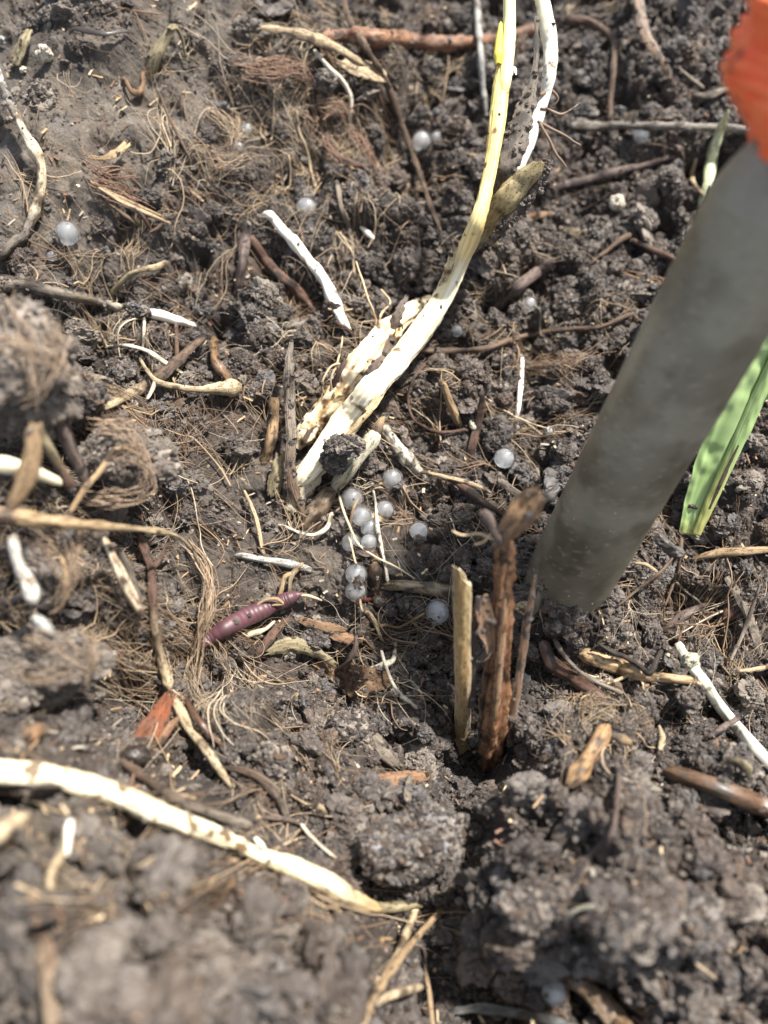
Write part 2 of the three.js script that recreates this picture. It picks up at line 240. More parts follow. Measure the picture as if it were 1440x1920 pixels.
function tube(P, R, o = {}) {
  o = { ...DEF, ...o };
  const curve = new THREE.CatmullRomCurve3(P, false, 'centripetal'), len = Math.max(curve.getLength(), 0.01), rMean = R.reduce((a, b) => a + b, 0) / R.length;
  const segs = o.segs || clamp(Math.round(len / Math.max(rMean * 0.55, 0.12)), 6, 220), S = o.sides;
  const pts = [], rad = [], seed = rnd() * 1000, arc = []; let run = 0;
  for (let i = 0; i < P.length; i++) { if (i) run += P[i].distanceTo(P[i - 1]); arc.push(run); }
  for (let i = 0; i <= segs; i++) {
    const t = i / segs, p = curve.getPoint(t);
    if (o.wig) { p.x += o.wig * vn3(t * len / 2.5, seed, 1); p.y += 0.7 * o.wig * vn3(t * len / 2.5, seed, 5); p.z += o.wig * vn3(t * len / 2.5, seed, 9); }
    const f = t * (R.length - 1), k = Math.min(Math.floor(f), R.length - 2); pts.push(p); rad.push(R.length > 1 ? lerp(R[k], R[k + 1], f - k) : R[0]);
  }
  const pos = [], col = [], idx = [], uv = [], wraps = Math.max(1, Math.round(6.28 * rMean / 1.5)), S1 = S + 1, [c0, c1, c2] = (Array.isArray(o.color) ? o.color : palette[o.color]).map((c) => mute(c, o.mute));
  const cEnd = o.color2 ? palette[o.color2].map((c) => mute(c, o.mute)) : null;
  const T = new THREE.Vector3(), N = new THREE.Vector3(), B = new THREE.Vector3(), q = new THREE.Vector3();
  for (let i = 0; i <= segs; i++) {
    const t = i / segs; T.subVectors(pts[Math.min(i + 1, segs)], pts[Math.max(i - 1, 0)]).normalize();
    if (i === 0) { N.set(0, 1, 0.25); if (o.normal) N.copy(o.normal); if (Math.abs(N.dot(T)) > 0.95) N.set(0, 0, 1); }
    N.addScaledVector(T, -N.dot(T)).normalize(); B.crossVectors(T, N);
    const e0 = Math.min(1, o.taper0 + (1 - o.taper0) * Math.sqrt(Math.min(1, t * len / (rad[i] * 1.2 + 1e-6)))), e1 = Math.min(1, o.taper1 + (1 - o.taper1) * Math.sqrt(Math.min(1, (1 - t) * len / (rad[i] * 1.2 + 1e-6))));
    const r = rad[i] * e0 * e1 * (1 + o.lump * 1.6 * vn3(t * len / o.lumpLen, seed, 3));
    for (let k = 0; k <= S; k++) {
      const a = ((k % S) / S) * Math.PI * 2, tw = a + o.twist * t * len / 6;
      let rk = r * (1 + o.ridge * Math.sin(tw * o.ridges + 2 * vn3(t * len / 4, seed, 7)) + o.lump * vn3(Math.cos(a) * 1.3 + seed, Math.sin(a) * 1.3, t * len / (o.lumpLen * 0.6)));
      rk += o.rough * (0.35 + r) * fbm3(Math.cos(a) * r * 2.6 + seed, Math.sin(a) * r * 2.6, t * len * 1.3, 3);
      if (o.shape) rk *= o.shape(t, a);
      q.copy(pts[i]).addScaledVector(B, Math.cos(a) * rk).addScaledVector(N, Math.sin(a) * rk * o.flat);
      if (o.fray && (i === 0 || i === segs)) q.addScaledVector(T, (i ? 1 : -1) * o.fray * r * (1 + 1.4 * vn3(Math.cos(a) * 2.4, Math.sin(a) * 2.4, seed + i)));
      if (o.cup) q.addScaledVector(N, o.cup * r * Math.cos(a) ** 2);
      if (o.cut && i > segs * 0.6) q.addScaledVector(T, o.cut * r * Math.cos(a + (o.cutAt ?? 0)) * ((i / segs - 0.6) / 0.4) ** 2);
      pos.push(q.x, q.y, q.z); uv.push(k / S * wraps, t * len / 4);
      const st = vn3(Math.cos(a) * 6 + seed, Math.sin(a) * 6, t * len / 5), d = fbm3(q.x / o.dirtScale + seed, q.y / o.dirtScale, q.z / o.dirtScale, 3);
      let base = mix3(c0, c1, clamp(0.5 + 0.9 * st, 0, 1)); if (cEnd) base = mix3(base, mix3(cEnd[0], cEnd[1], clamp(0.5 + 0.9 * st, 0, 1)), smoothstep(t, o.c2a ?? 0.3, o.c2b ?? 0.8));
      let c = mix3(base, cEnd && t > 0.6 ? cEnd[2] : c2, smoothstep(d, 0.42 - o.dirt * 0.8, 0.62 - o.dirt * 0.8));
      if (o.tint) c = o.tint(c, t, a, q);
      col.push(c[0], c[1], c[2]);
    }
  }
  for (let i = 0; i < segs; i++) for (let k = 0; k < S; k++) { const a = i * S1 + k, b = a + 1, c = a + S1, d = b + S1; idx.push(a, c, b, b, c, d); }
  if (!o.open) {                                     // end caps
    for (const [row, flip] of [[0, true], [segs, false]]) {
      const at = pos.length / 3, ring = []; let x = 0, y = 0, z = 0; for (let k = 0; k < S; k++) { const v = row * S1 + k; x += pos[v * 3]; y += pos[v * 3 + 1]; z += pos[v * 3 + 2]; ring.push(v); }
      const e = o.endColor && !flip ? o.endColor : [col[row * S1 * 3] * 0.8, col[row * S1 * 3 + 1] * 0.75, col[row * S1 * 3 + 2] * 0.7];
      pos.push(x / S, y / S, z / S); col.push(...e); uv.push(0.5, 0); for (const v of ring) { pos.push(pos[v * 3], pos[v * 3 + 1], pos[v * 3 + 2]); col.push(...e); uv.push(pos[v * 3], pos[v * 3 + 2]); }
      for (let k = 0; k < S; k++) { const a = at + 1 + k, b = at + 1 + ((k + 1) % S); flip ? idx.push(at, a, b) : idx.push(at, b, a); }
    }
  }
  const g = new THREE.BufferGeometry(); g.setAttribute('position', new THREE.Float32BufferAttribute(pos, 3)); g.setAttribute('color', new THREE.Float32BufferAttribute(col, 3)); g.setAttribute('uv', new THREE.Float32BufferAttribute(uv, 2)); g.setIndex(idx); g.computeVertexNormals();
  { const nn = g.attributes.normal; for (let i = 0; i <= segs; i++) { const u = i * S1, v = u + S; T.set(nn.getX(u) + nn.getX(v), nn.getY(u) + nn.getY(v), nn.getZ(u) + nn.getZ(v)).normalize(); nn.setXYZ(u, T.x, T.y, T.z); nn.setXYZ(v, T.x, T.y, T.z); } }
  g.userData.ring = S1; g.userData.last = segs * S1;
  if (o.crumbs) {                                    // soil that clings to the surface
    const n = Math.round(o.crumbs * len * rMean * 3.2);
    for (let i = 0; i < n; i++) { const row = Math.floor(rnd() * (segs + 1)), k = Math.floor(rnd() * S), v = (row * S1 + k) * 3, r = 0.05 + 0.2 * rnd() ** 3 * Math.min(1, rMean * 1.5);
      if (fbm3(pos[v] / 2 + seed, pos[v + 1] / 2, pos[v + 2] / 2, 2) > 0.02) crumb({ x: pos[v] + rr(-.05, .05), y: pos[v + 1] + r * 0.3, z: pos[v + 2] + rr(-.05, .05) }, r); }
  }
  if (o.keep !== false && rMean > 0.12) for (let i = 0; i <= segs; i += 2) keepOut.push([pts[i].x, pts[i].y, pts[i].z, rad[i] + 0.15]);
  return g;
}
const run = (pts, o = {}) => {
  const { P, R } = path(pts), n = P.length - 1;
  for (const [k, j] of [[0, 1], [n, n - 1]]) if (pts[k][2] < 1.01 && o.bury !== false) {           // an end that dips into the soil
    const d = P[k].clone().sub(P[j]).normalize().multiplyScalar(0.6 + 2 * R[k]); d.y = -0.5 - 1.6 * R[k]; const e = P[k].clone().add(d);
    if (k) { P.push(e); R.push(R[k] * 0.9); } else { P.unshift(e); R.unshift(R[0] * 0.9); break; }
  }
  if (pts[n][2] < 1.01 && o.bury !== false && pts[0][2] < 1.01) { const m = P.length - 1, d = P[m].clone().sub(P[m - 1]).normalize().multiplyScalar(0.6 + 2 * R[m]); d.y = -0.5 - 1.6 * R[m]; P.push(P[m].clone().add(d)); R.push(R[m] * 0.9); }
  return tube(P, R, o);
};
// a bent plate with an outline of its own: w(t) half width, curl across, ragged edge
function strip(P, W, o = {}) {
  o = { color: 'brown', mute: 0.38, thick: 0.12, curl: 0.3, ragged: 0.25, dirt: 0.25, ridge: 0.05, rows: 0, cols: 9, crumbs: 0.4, dirtScale: 1.6, normal: new THREE.Vector3(0, 1, 0.3), ...o };
  const curve = new THREE.CatmullRomCurve3(P, false, 'centripetal'), len = curve.getLength(), n = o.rows || clamp(Math.round(len / 0.3), 8, 120), seed = rnd() * 1000, m = o.cols, top = [], bot = [], col = [];
  const T = new THREE.Vector3(), N = o.normal.clone(), B = new THREE.Vector3(), [c0, c1, c2] = palette[o.color].map((c) => mute(c, o.mute)), cEnd = o.color2 ? palette[o.color2].map((c) => mute(c, o.mute)) : null;
  for (let i = 0; i <= n; i++) {
    const t = i / n, p = curve.getPoint(t); T.copy(curve.getTangent(t)); N.copy(o.normal); if (o.turn) N.applyAxisAngle(T, o.turn * (t - 0.5)); N.addScaledVector(T, -N.dot(T)).normalize(); B.crossVectors(T, N);
    const f = t * (W.length - 1), k = Math.min(Math.floor(f), W.length - 2), w = lerp(W[k], W[k + 1], f - k);
    for (let j = 0; j <= m; j++) {
      const s = (j / m) * 2 - 1, edge = 1 + o.ragged * (fbm3(t * len * 0.9, s > 0 ? 7 : 3, seed, 3)) * Math.abs(s), y = o.curl * w * s * s + o.ridge * Math.sin(s * 16) * w * 0.4 + 0.12 * w * vn3(t * len * 0.6, s * 2, seed + 4);
      const q = p.clone().addScaledVector(B, s * w * edge).addScaledVector(N, y); if (o.jag && (i === n || i === 0)) q.addScaledVector(T, o.jag * (i ? 1 : -1) * vn3(s * 6, seed, i)); top.push(q); bot.push(q.clone().addScaledVector(N, -o.thick * (1 - 0.7 * s * s)));
      const st = vn3(s * 5, seed, t * len / 12), d = fbm3(q.x / o.dirtScale + seed, q.y / o.dirtScale, q.z / o.dirtScale, 3); let b = mix3(c0, c1, clamp(0.5 + 0.9 * st, 0, 1)); if (cEnd) b = mix3(b, mix3(cEnd[0], cEnd[1], clamp(0.5 + 0.9 * st, 0, 1)), smoothstep(t, o.c2a ?? 0.3, o.c2b ?? 0.8));
      let c = mix3(b, c2, smoothstep(d, 0.42 - o.dirt * 0.8, 0.62 - o.dirt * 0.8)); if (o.tint) c = o.tint(c, t, s, q); col.push(c);
      if (o.crumbs && rnd() < o.crumbs * 0.06 * w) crumb({ x: q.x, y: q.y + 0.05, z: q.z }, 0.08 + 0.25 * rnd() ** 2);
    }
  }
  const pos = [], cc = [], idx = [], uv = [], V = (n + 1) * (m + 1), wide = W.reduce((a, b) => a + b, 0) / W.length; for (const l of [top, bot]) l.forEach((q, i) => { pos.push(q.x, q.y, q.z); cc.push(...col[i]); uv.push((i % (m + 1)) / m * 2 * wide / 1.5, Math.floor(i / (m + 1)) / n * len / 4); });
  const quad = (a, b, c, d) => idx.push(a, b, c, b, d, c);
  for (let i = 0; i < n; i++) for (let j = 0; j < m; j++) { const a = i * (m + 1) + j; quad(a, a + 1, a + m + 1, a + m + 2); quad(V + a + 1, V + a, V + a + m + 2, V + a + m + 1); }
  for (let i = 0; i < n; i++) for (const j of [0, m]) { const a = i * (m + 1) + j, b = a + m + 1; j ? quad(a, V + a, b, V + b) : quad(V + a, a, V + b, b); }
  for (let j = 0; j < m; j++) for (const i of [0, n]) { const a = i * (m + 1) + j, b = a + 1; i ? quad(b, V + b, a, V + a) : quad(a, V + a, b, V + b); }
  const g = new THREE.BufferGeometry(); g.setAttribute('position', new THREE.Float32BufferAttribute(pos, 3)); g.setAttribute('color', new THREE.Float32BufferAttribute(cc, 3)); g.setAttribute('uv', new THREE.Float32BufferAttribute(uv, 2)); g.setIndex(idx); g.computeVertexNormals(); return g;
}
const band = (pts, o) => { const { P, R } = path(pts); return strip(P, R, o); };
function lump(p, r, o = {}) {                        // an irregular pebble, seed or clod
  o = { amp: 0.35, freq: 1.1, fine: 0.12, detail: 14, squash: [1, 1, 1], color: 'mud', mute: 0.3, dirt: 0.3, ...o };
  const g = mergeVertices(new THREE.IcosahedronGeometry(1, o.detail).deleteAttribute('uv').deleteAttribute('normal'), 1e-4), a = g.attributes.position, s = rnd() * 900, col = [], e = new THREE.Euler(rr(0, 6), rr(0, 6), rr(0, 6)), v = new THREE.Vector3(), [c0, c1, c2] = palette[o.color].map((c) => mute(c, o.mute));
  for (let i = 0; i < a.count; i++) {
    v.fromBufferAttribute(a, i); const k = 1 + o.amp * fbm3(v.x * o.freq + s, v.y * o.freq, v.z * o.freq, 3) * 1.6 + o.fine * (fbm3(v.x * 5 + s, v.y * 5, v.z * 5, 3) + 0.6 * Math.abs(vn3(v.x * 9, v.y * 9 + s, v.z * 9)));
    const d = fbm3(v.x * 3 + s, v.y * 3, v.z * 3, 3); col.push(...mix3(mix3(c0, c1, clamp(0.5 + 0.8 * vn3(v.x * 6, v.y * 6, v.z * 6 + s), 0, 1)), c2, smoothstep(d, 0.42 - o.dirt * 0.8, 0.62 - o.dirt * 0.8)));
    v.multiplyScalar(k * r); v.set(v.x * o.squash[0], v.y * o.squash[1], v.z * o.squash[2]); if (o.euler !== false) v.applyEuler(o.euler ?? e); a.setXYZ(i, v.x + p.x, v.y + p.y, v.z + p.z);
  }
  const uv = new Float32Array(a.count * 2); for (let i = 0; i < a.count; i++) { uv[2 * i] = a.getX(i) * 0.7; uv[2 * i + 1] = (a.getZ(i) + a.getY(i)) * 0.3; } g.setAttribute('uv', new THREE.BufferAttribute(uv, 2));
  g.setAttribute('color', new THREE.Float32BufferAttribute(col, 3)); g.computeVertexNormals(); return g;
}

// ================================================================== the things in the hollow
palette.flag = ['#e0b274', '#c48e54', '#7a5838'].map(sRGB); palette.torn = ['#d6a26c', '#b27c4c', '#5c4230'].map(sRGB); palette.slate = ['#77767a', '#5e5d60', '#4c4640'].map(sRGB); palette.loam = ['#6c625a', '#5a514a', '#463f3a'].map(sRGB); palette.mud = ['#84786a', '#6c6156', '#4f463e'].map(sRGB);
const V3 = (x, y, z) => new THREE.Vector3(x, y, z);
// ------------------------------------------------------------------ the tool stuck into the soil: muddy shaft, orange grip
{
  const B0 = atDepth(1052, 1110, 103.5), T0 = atDepth(1500, 285, 65), P = [-0.12, 0, 0.2, 0.42, 0.65, 0.86, 1].map((t) => B0.clone().lerp(T0, t));
  const film = sRGB('#787363'), mudF = sRGB('#645b49'), pale = sRGB('#95917f'), deep = sRGB('#4a4335');  // pale: sheen painted into the colour, stronger upwards; deep: darker towards the base
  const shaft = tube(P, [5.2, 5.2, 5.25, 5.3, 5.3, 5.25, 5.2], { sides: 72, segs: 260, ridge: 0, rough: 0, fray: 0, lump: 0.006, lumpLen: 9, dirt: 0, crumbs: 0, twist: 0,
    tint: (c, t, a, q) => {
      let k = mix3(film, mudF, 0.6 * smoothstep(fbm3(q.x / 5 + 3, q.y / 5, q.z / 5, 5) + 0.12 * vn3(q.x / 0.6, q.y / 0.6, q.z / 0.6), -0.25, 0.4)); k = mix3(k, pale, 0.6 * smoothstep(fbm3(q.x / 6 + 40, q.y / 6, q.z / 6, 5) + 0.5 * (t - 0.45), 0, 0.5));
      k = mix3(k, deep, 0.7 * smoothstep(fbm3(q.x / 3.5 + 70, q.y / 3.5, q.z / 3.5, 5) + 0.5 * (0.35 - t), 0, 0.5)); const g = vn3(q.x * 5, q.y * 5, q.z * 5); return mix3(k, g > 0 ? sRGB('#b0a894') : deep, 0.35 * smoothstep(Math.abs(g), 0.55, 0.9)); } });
  for (let i = 0; i < 260; i++) { const t = rnd() ** 1.6 * 0.6, s = Math.floor(t * 260) * 73 + Math.floor(rnd() * 72), a = shaft.attributes.position; crumb({ x: a.getX(s), y: a.getY(s), z: a.getZ(s) }, rr(0.025, 0.07), mix3(soilDry, sRGB('#c9bfa8'), rnd())); }
  for (let i = 0; i < 900; i++) { const t = 0.07 + 0.17 * rnd() ** 1.7, s = Math.floor(t * 260) * 73 + Math.floor(rnd() * 72), a = shaft.attributes.position; crumb({ x: a.getX(s), y: a.getY(s), z: a.getZ(s) }, rr(.04, .3) * rnd() * (1.3 - 3 * (t - .07))); }
  const ax = P[6].clone().sub(P[4]).normalize(), G = [], R = [];
  for (let i = 0; i <= 14; i++) { G.push(atDepth(1420, 440, 71.5).addScaledVector(ax, -3.2 + i * 1.95).addScaledVector(RT, 1.9).addScaledVector(UP, -1.3)); R.push([5.9, 6.0, 5.9, 5.9, 6.0, 6.4, 7.4, 8.8, 10.2, 11.6, 12.8, 13.4, 13.6, 13.2, 12][i]); }
  const or1 = sRGB('#ff6a3e'), or2 = sRGB('#ff8e52'), soot = sRGB('#5a2418');
  const grip = tube(G, R, { sides: 64, segs: 120, ridge: 0.05, ridges: 7, lump: 0.05, lumpLen: 4, dirt: 0, crumbs: 0, taper0: 0.75, twist: 0.6,
    shape: (t, a) => 1 + 0.075 * Math.sin(t * 26 + 1.2 * Math.sin(a) + 1.5 * vn2(a, t * 5, 4)) + 0.012 * Math.sin(t * 190 + 3 * a),
    tint: (c, t, a, q) => { const g = vn3(q.x * 2.2, q.y * 2.2, q.z * 2.2); return mix3(mix3(or1, or2, clamp(.3 + .7 * g, 0, 1)), soot, 0.7 * smoothstep(fbm3(q.x / 2 + 80, q.y / 2, q.z / 2, 3), 0.3, 0.42)); } });
  thing('hand_tool', 'mud smeared grey metal tool shaft with orange grip stuck in the soil', 'hand tool', [['shaft', shaft, M.metal, [], 'grey metal shaft smeared with dried mud, pale sheen painted in towards its top'], ['grip', grip, M.orange, [], 'bright orange bumpy grip']]);
}
// ------------------------------------------------------------------ slug eggs
function egg(px, py, r, lift, label, o = {}) {
  const p = place(px, py, lift), R = r * depthOf(p) / F, g = new THREE.SphereGeometry(R, 40, 28), a = g.attributes.position, s = rnd() * 99, v = V3(0, 0, 0);
  for (let i = 0; i < a.count; i++) { v.fromBufferAttribute(a, i); const k = 1 + 0.035 * vn3(v.x / R * 1.2 + s, v.y / R * 1.2, v.z / R * 1.2); a.setXYZ(i, v.x * k * (o.sx ?? 1) + p.x, v.y * k * (o.sy ?? 0.97) + p.y, v.z * k + p.z); }
  g.computeVertexNormals(); keepOut.push([p.x, p.y, p.z, R * (o.keep ?? 0.92)]);
  for (const [dx, dy, cr] of o.dirt ?? []) { const q = p.clone().addScaledVector(RT, dx * R).addScaledVector(UP, dy * R).addScaledVector(AX, -Math.sqrt(Math.max(0, 1 - dx * dx - dy * dy)) * R); crumb(q, cr); }
  const core = new THREE.SphereGeometry(R * 0.66, 28, 20); core.translate(p.x - R * 0.05, p.y - R * 0.08, p.z + R * 0.05);
  thing('slug_egg', label, 'egg', [['shell', g, M.egg], ['milky_core', core, M.core[Math.floor(px * 7 + py) % 3]]]);
}
egg(791, 264, 20, 1.0, 'pearly round egg below the split reed in the shaded upper soil');
egg(819, 257, 12, 0.3, 'small bluish egg half hidden right behind the upper pearly egg');
egg(575, 388, 20, 0.8, 'dull grey glassy egg in a dark hole above the white root end');
egg(126, 436, 23, 1.2, 'clear egg stuck in the smooth soil below the pale bent root', { dirt: [[-.9, -.3, .35], [-.8, -.5, .3], [-.6, -.7, .25], [-.95, 0, .25]] });
egg(98, 480, 11, 0.3, 'tiny bluish egg buried beside the clear egg in smooth soil');
egg(947, 858, 20.5, 1.1, 'single round egg lying alone left of the muddy tool shaft');
egg(735, 897, 21, 1.0, 'egg with its lower rim under crumbs, topmost of the cluster', { dirt: [[.5, -.75, .35], [.75, -.5, .3], [.2, -.9, .25]] });
egg(660, 934, 22, 1.1, 'egg with one black speck, upper left of the egg cluster', { dirt: [[.15, -.1, .13]] });
egg(678, 967, 20, 2.0, 'bluish egg lying on top in the middle of the egg cluster');
egg(721, 955, 19.5, 1.3, 'bright egg with a clean white rim, right of the cluster middle', { dirt: [[-.7, -.7, .3], [-.4, -.9, .3]] });
egg(692, 988, 17, 0.8, 'egg wedged below the bluish middle egg of the cluster');
egg(659, 1016, 19, 0.5, 'pale flat looking egg at the lower left of the cluster', { dirt: [[.3, -.4, .2]] });
egg(693, 1016, 17, 0.6, 'egg beside a reddish skin scrap at the cluster bottom', { dirt: [[-.3, -.8, .35], [.3, -.85, .35]] });
egg(786, 995, 18.5, 0.9, 'greyish egg half under crumbs right of the cluster', { dirt: [[0, -.85, .35], [.4, -.8, .3], [-.4, -.8, .25]] });
egg(668, 1076, 21, 1.1, 'upper egg of the touching pair smeared with black soil', { dirt: [[.1, -.25, .22], [.25, -.5, .3], [0, -.7, .3], [.3, -.1, .15], [.2, -.8, .3], [-.2, -.5, .12]] });
egg(667, 1108, 21, 0.9, 'lower egg of the touching pair, bright along its bottom edge', { dirt: [[.2, .6, .3], [.4, .3, .2], [0, .4, .22], [-.5, .1, .12]] });
egg(821, 1146, 24, 1.2, 'large clear egg touching the left side of the cut straw stub', { dirt: [[0, -.35, .14], [-.35, -.1, .06], [.2, .1, .05], [-.6, -.6, .25], [-.3, -.85, .3]] });
egg(1040, 1861, 24, 0.9, 'dark glassy egg in the shade near the bottom of the picture', { dirt: [[-.8, .1, .2], [.2, -.5, .1]] });
egg(1203, 252, 15, 0.5, 'egg half hidden under the long grey twig');
egg(993, 570, 15, 0.5, 'bluish egg in a dark gap left of the grey clod');
egg(463, 243, 14, 0.5, 'wet clear egg among the fibres of the upper left');
egg(857, 620, 12, 0.3, 'small bluish egg sunk right below the thick white stem');
egg(447, 275, 11, 0.3, 'dark wet egg under the fibres of the upper left', { sy: .8 });
// ------------------------------------------------------------------ earthworm
{
  const W = sRGB('#5e3d43'), D = sRGB('#3f292d'), L = sRGB('#7e5e5e');
  const g = run([[352, 1226, -1, 10], [372, 1211, 0.2, 13], [394, 1196, .9, 15], [425, 1177, 1.4, 17], [462, 1157, 1.6, 18], [496, 1142, 1.6, 17], [514, 1134, 1.5, 14], [530, 1127, 1.5, 15], [544, 1121, 1.4, 13], [554, 1117, 1.3, 9], [562, 1115, 1.1, 5], [568, 1114, 1, 2]],
    { sides: 40, segs: 420, ridge: 0, rough: 0, fray: 0, bury: false, lump: 0.03, lumpLen: 3, crumbs: 1, dirt: 0, taper0: .6, taper1: .3, shape: (t) => 1 + 0.05 * Math.abs(Math.sin(Math.PI * (38 * t + 0.5 * vn2(t * 14, 3, 5)))) - 0.05 + 0.05 * vn2(t * 9, 8, 6),
      tint: (c, t, a, q) => { let k = mix3(W, D, clamp(0.45 + 0.9 * fbm3(q.x / 2.5, q.y / 2.5, q.z / 2.5, 3), 0, 1)); k = mix3(k, L, smoothstep(-Math.sin(a), 0.2, 0.9) * 0.7); return mix3(k, D, 0.5 * (1 - Math.abs(Math.sin(t * Math.PI * 38))) ** 3); } });
  thing('earthworm', 'purple red ringed earthworm lying on the soil left of the eggs', 'earthworm', g, M.worm);
}
// ------------------------------------------------------------------ the white shoots
{
  const stem = run([[560, 905, 2, 17], [600, 855, 3.6, 21], [650, 790, 5, 25], [700, 725, 6, 26], [735, 690, 7, 22], [790, 620, 8, 20], [830, 560, 9, 18], [865, 490, 10, 16], [895, 415, 103, 14], [915, 340, 103.5, 13], [930, 250, 104, 14], [940, 160, 104.5, 16], [948, 105, 104.5, 13]],
    { color: ['#f3eed8', '#dfcf9f', '#6f5a40'].map(sRGB), color2: 'yellow', c2a: .5, c2b: .75, sides: 40, segs: 300, ridge: .05, ridges: 13, rough: .07, lump: .07, lumpLen: 5, dirt: .1, dirtScale: 1.4, crumbs: .12, taper1: .5, mute: .08 });
  const strand = [[[640, 830, 5.6], [690, 770, 7.2], [722, 725, 8], [742, 700, 7.8]], [[790, 600, 9.4], [815, 560, 10.6], [842, 500, 11.4], [850, 470, 12.4]]].map((l, i) => ['torn_strand', band(l.map(([x, y, h], k) => [x, y, h, [3, 7, 8, 5, 1.5][k]]), { color: i ? 'cream' : 'straw', mute: .1, thick: .12, curl: -.5, ragged: .5, ridge: .15, dirt: .3, jag: 1 }), M.plant]);
  const blade = run([[944, 170, 104, 12], [952, 100, 104, 13], [955, 40, 104, 12], [954, -60, 103, 11]], { color: ['#f1efc0', '#e4dc90', '#b9a860'].map(sRGB), mute: 0, sides: 18, ridge: .03, lump: .03, dirt: .05, crumbs: 0 });
  const tip = run([[935, 115, 103.5, 10], [936, 80, 103.5, 8], [939, 40, 103.5, 3]], { color: ['#dbd05a', '#c9b944', '#a9904a'].map(sRGB), mute: 0, sides: 12, ridge: .05, lump: .05, dirt: .05, crumbs: 0, taper1: .1 });
  const sheath = band([[548, 965, .6, 18], [562, 915, 2.2, 26], [590, 870, 3.6, 25], [625, 835, 4.6, 16]], { color: 'cream', thick: .2, curl: -.55, ragged: .25, dirt: .22, jag: 1.2, cols: 14 });
  const nick = band([[958, 140, 103.6, 4], [964, 128, 103.4, 4], [968, 140, 103.3, 1]], { color: 'white', thick: .1, curl: 0, crumbs: 0, dirt: 0 });
  thing('plant_shoot', 'thickest white shoot turning yellow towards its top, crossing the hollow', 'plant shoot', [['stem', stem, M.clean, [['sprout', tip, M.clean], ['leaf_sliver', nick, M.clean]]], ...strand, ['leaf_blade', blade, M.clean, [], 'bright pale yellow leaf blade rising from the stem'], ['sheath', sheath, M.skin, [], 'torn cream sheath round the stem base']]);
}
{
  const stem = run([[560, 835, 1.2, 15], [590, 790, 3, 19], [640, 730, 4.5, 22], [675, 680, 5.5, 26], [710, 640, 6, 24], [750, 600, 6, 18], [790, 572, 5, 13], [812, 558, 4, 7]], { color: ['#efe6cc', '#d2b078', '#66492f'].map(sRGB), mute: .1, sides: 32, segs: 200, ridge: .1, ridges: 9, rough: .1, lump: .12, dirt: .36, dirtScale: 1, crumbs: 1 });
  const sk = band([[660, 745, 6, 6], [700, 690, 8, 10], [728, 640, 9, 12], [745, 590, 9, 10], [762, 555, 8, 4]], { color: 'brown', thick: .1, curl: -.6, ragged: .6, dirt: .3, jag: 1.5 });
  const sk2 = band([[570, 825, 3, 4], [610, 760, 5, 5], [640, 690, 7, 5], [680, 650, 7, 4], [700, 640, 7, 1]], { color: 'red', thick: .1, curl: -.5, ragged: .5, dirt: .3 });
  const hair = [[[605, 745], [600, 715], [615, 690], [640, 680]], [[618, 735], [625, 705], [635, 670], [640, 630]], [[700, 660], [705, 610], [690, 560], [665, 490]], [[720, 640], [712, 600], [730, 570], [715, 545]]].map((l, i) => ['fibre', run(l.map(([x, y], k) => [x, y, 6 + k * .4, 2.2]), { color: 'tan', sides: 5, crumbs: 0, wig: .3, taper1: .2, keep: false }), M.fibre]);
  thing('plant_shoot', 'dirty white shoot with torn brown skin left of the thickest shoot', 'plant shoot', [['stem', stem, M.clean], ['torn_skin', sk, M.skin], ['torn_skin', sk2, M.skin], ...hair]);
}
{
  const stem = run([[912, 425, 1, 8], [930, 385, 2.5, 13], [960, 330, 108, 15], [992, 260, 107, 14], [1010, 215, 107, 11], [1022, 180, 107, 9], [1030, 140, 106, 13], [1032, 90, 106, 14], [1022, 30, 105, 14], [1008, -50, 104, 13]], { color: ['#f2f2ea', '#e6eedd', '#6f6448'].map(sRGB), color2: 'yellow', c2a: .55, c2b: 1.3, sides: 24, segs: 150, ridge: .02, lump: .05, dirt: .06, crumbs: .3 });
  const husk = band([[925, 400, 2.5, 12], [945, 330, 106, 22], [970, 250, 105, 24], [990, 190, 105, 16], [1004, 125, 105, 5], [1006, 30, 104.5, 4]], { color: 'grey', thick: .08, curl: -.3, ragged: .5, dirt: .35, cols: 14 });
  const fr = [[[1012, 200], [1030, 205], [1055, 215], [1090, 190]], [[1010, 225], [1030, 240], [1060, 255], [1085, 275]], [[1015, 235], [1028, 265], [1040, 290], [1062, 315]], [[1012, 175], [1030, 168], [1045, 185], [1040, 200]]].map((l) => ['fibre', run(l.map(([x, y], k) => [x, y, 106 + k * .8, 4 - k * .7]), { color: 'brown', sides: 6, crumbs: .6, wig: .3, taper1: .2, keep: false }), M.fibre]);
  thing('plant_shoot', 'pale greenish white shoot wrapped in a withered grey husk, right of the yellow stem', 'plant shoot', [['stem', stem, M.clean], ['husk', husk, M.skin, [], 'withered grey brown husk clinging to the shoot'], ...fr]);
}
{
  const a = run([[880, 470, 3, 12], [905, 430, 5, 19], [940, 385, 105, 23], [975, 345, 103, 23], [1005, 308, 101, 15]], { color: ['#cdbf90', '#ab9c70', '#665842'].map(sRGB), mute: .15, sides: 20, ridge: .05, lump: .08, flat: .6, dirt: .25, crumbs: 1, cut: .8, cutAt: 0 });
  const b = band([[895, 470, 3, 8], [935, 430, 106, 11], [985, 375, 103.5, 12], [1018, 320, 102, 14], [1026, 300, 101.5, 5]], { color: 'mud', thick: .25, curl: -.7, ragged: .5, dirt: .5, crumbs: 6, jag: 1 });
  thing('broken_stalk', 'broken olive stalk stub with muddy frayed tip, leaning right of the yellow stem', 'stalk', [['stub', a, M.plant], ['split_side', b, M.dry]]);
}
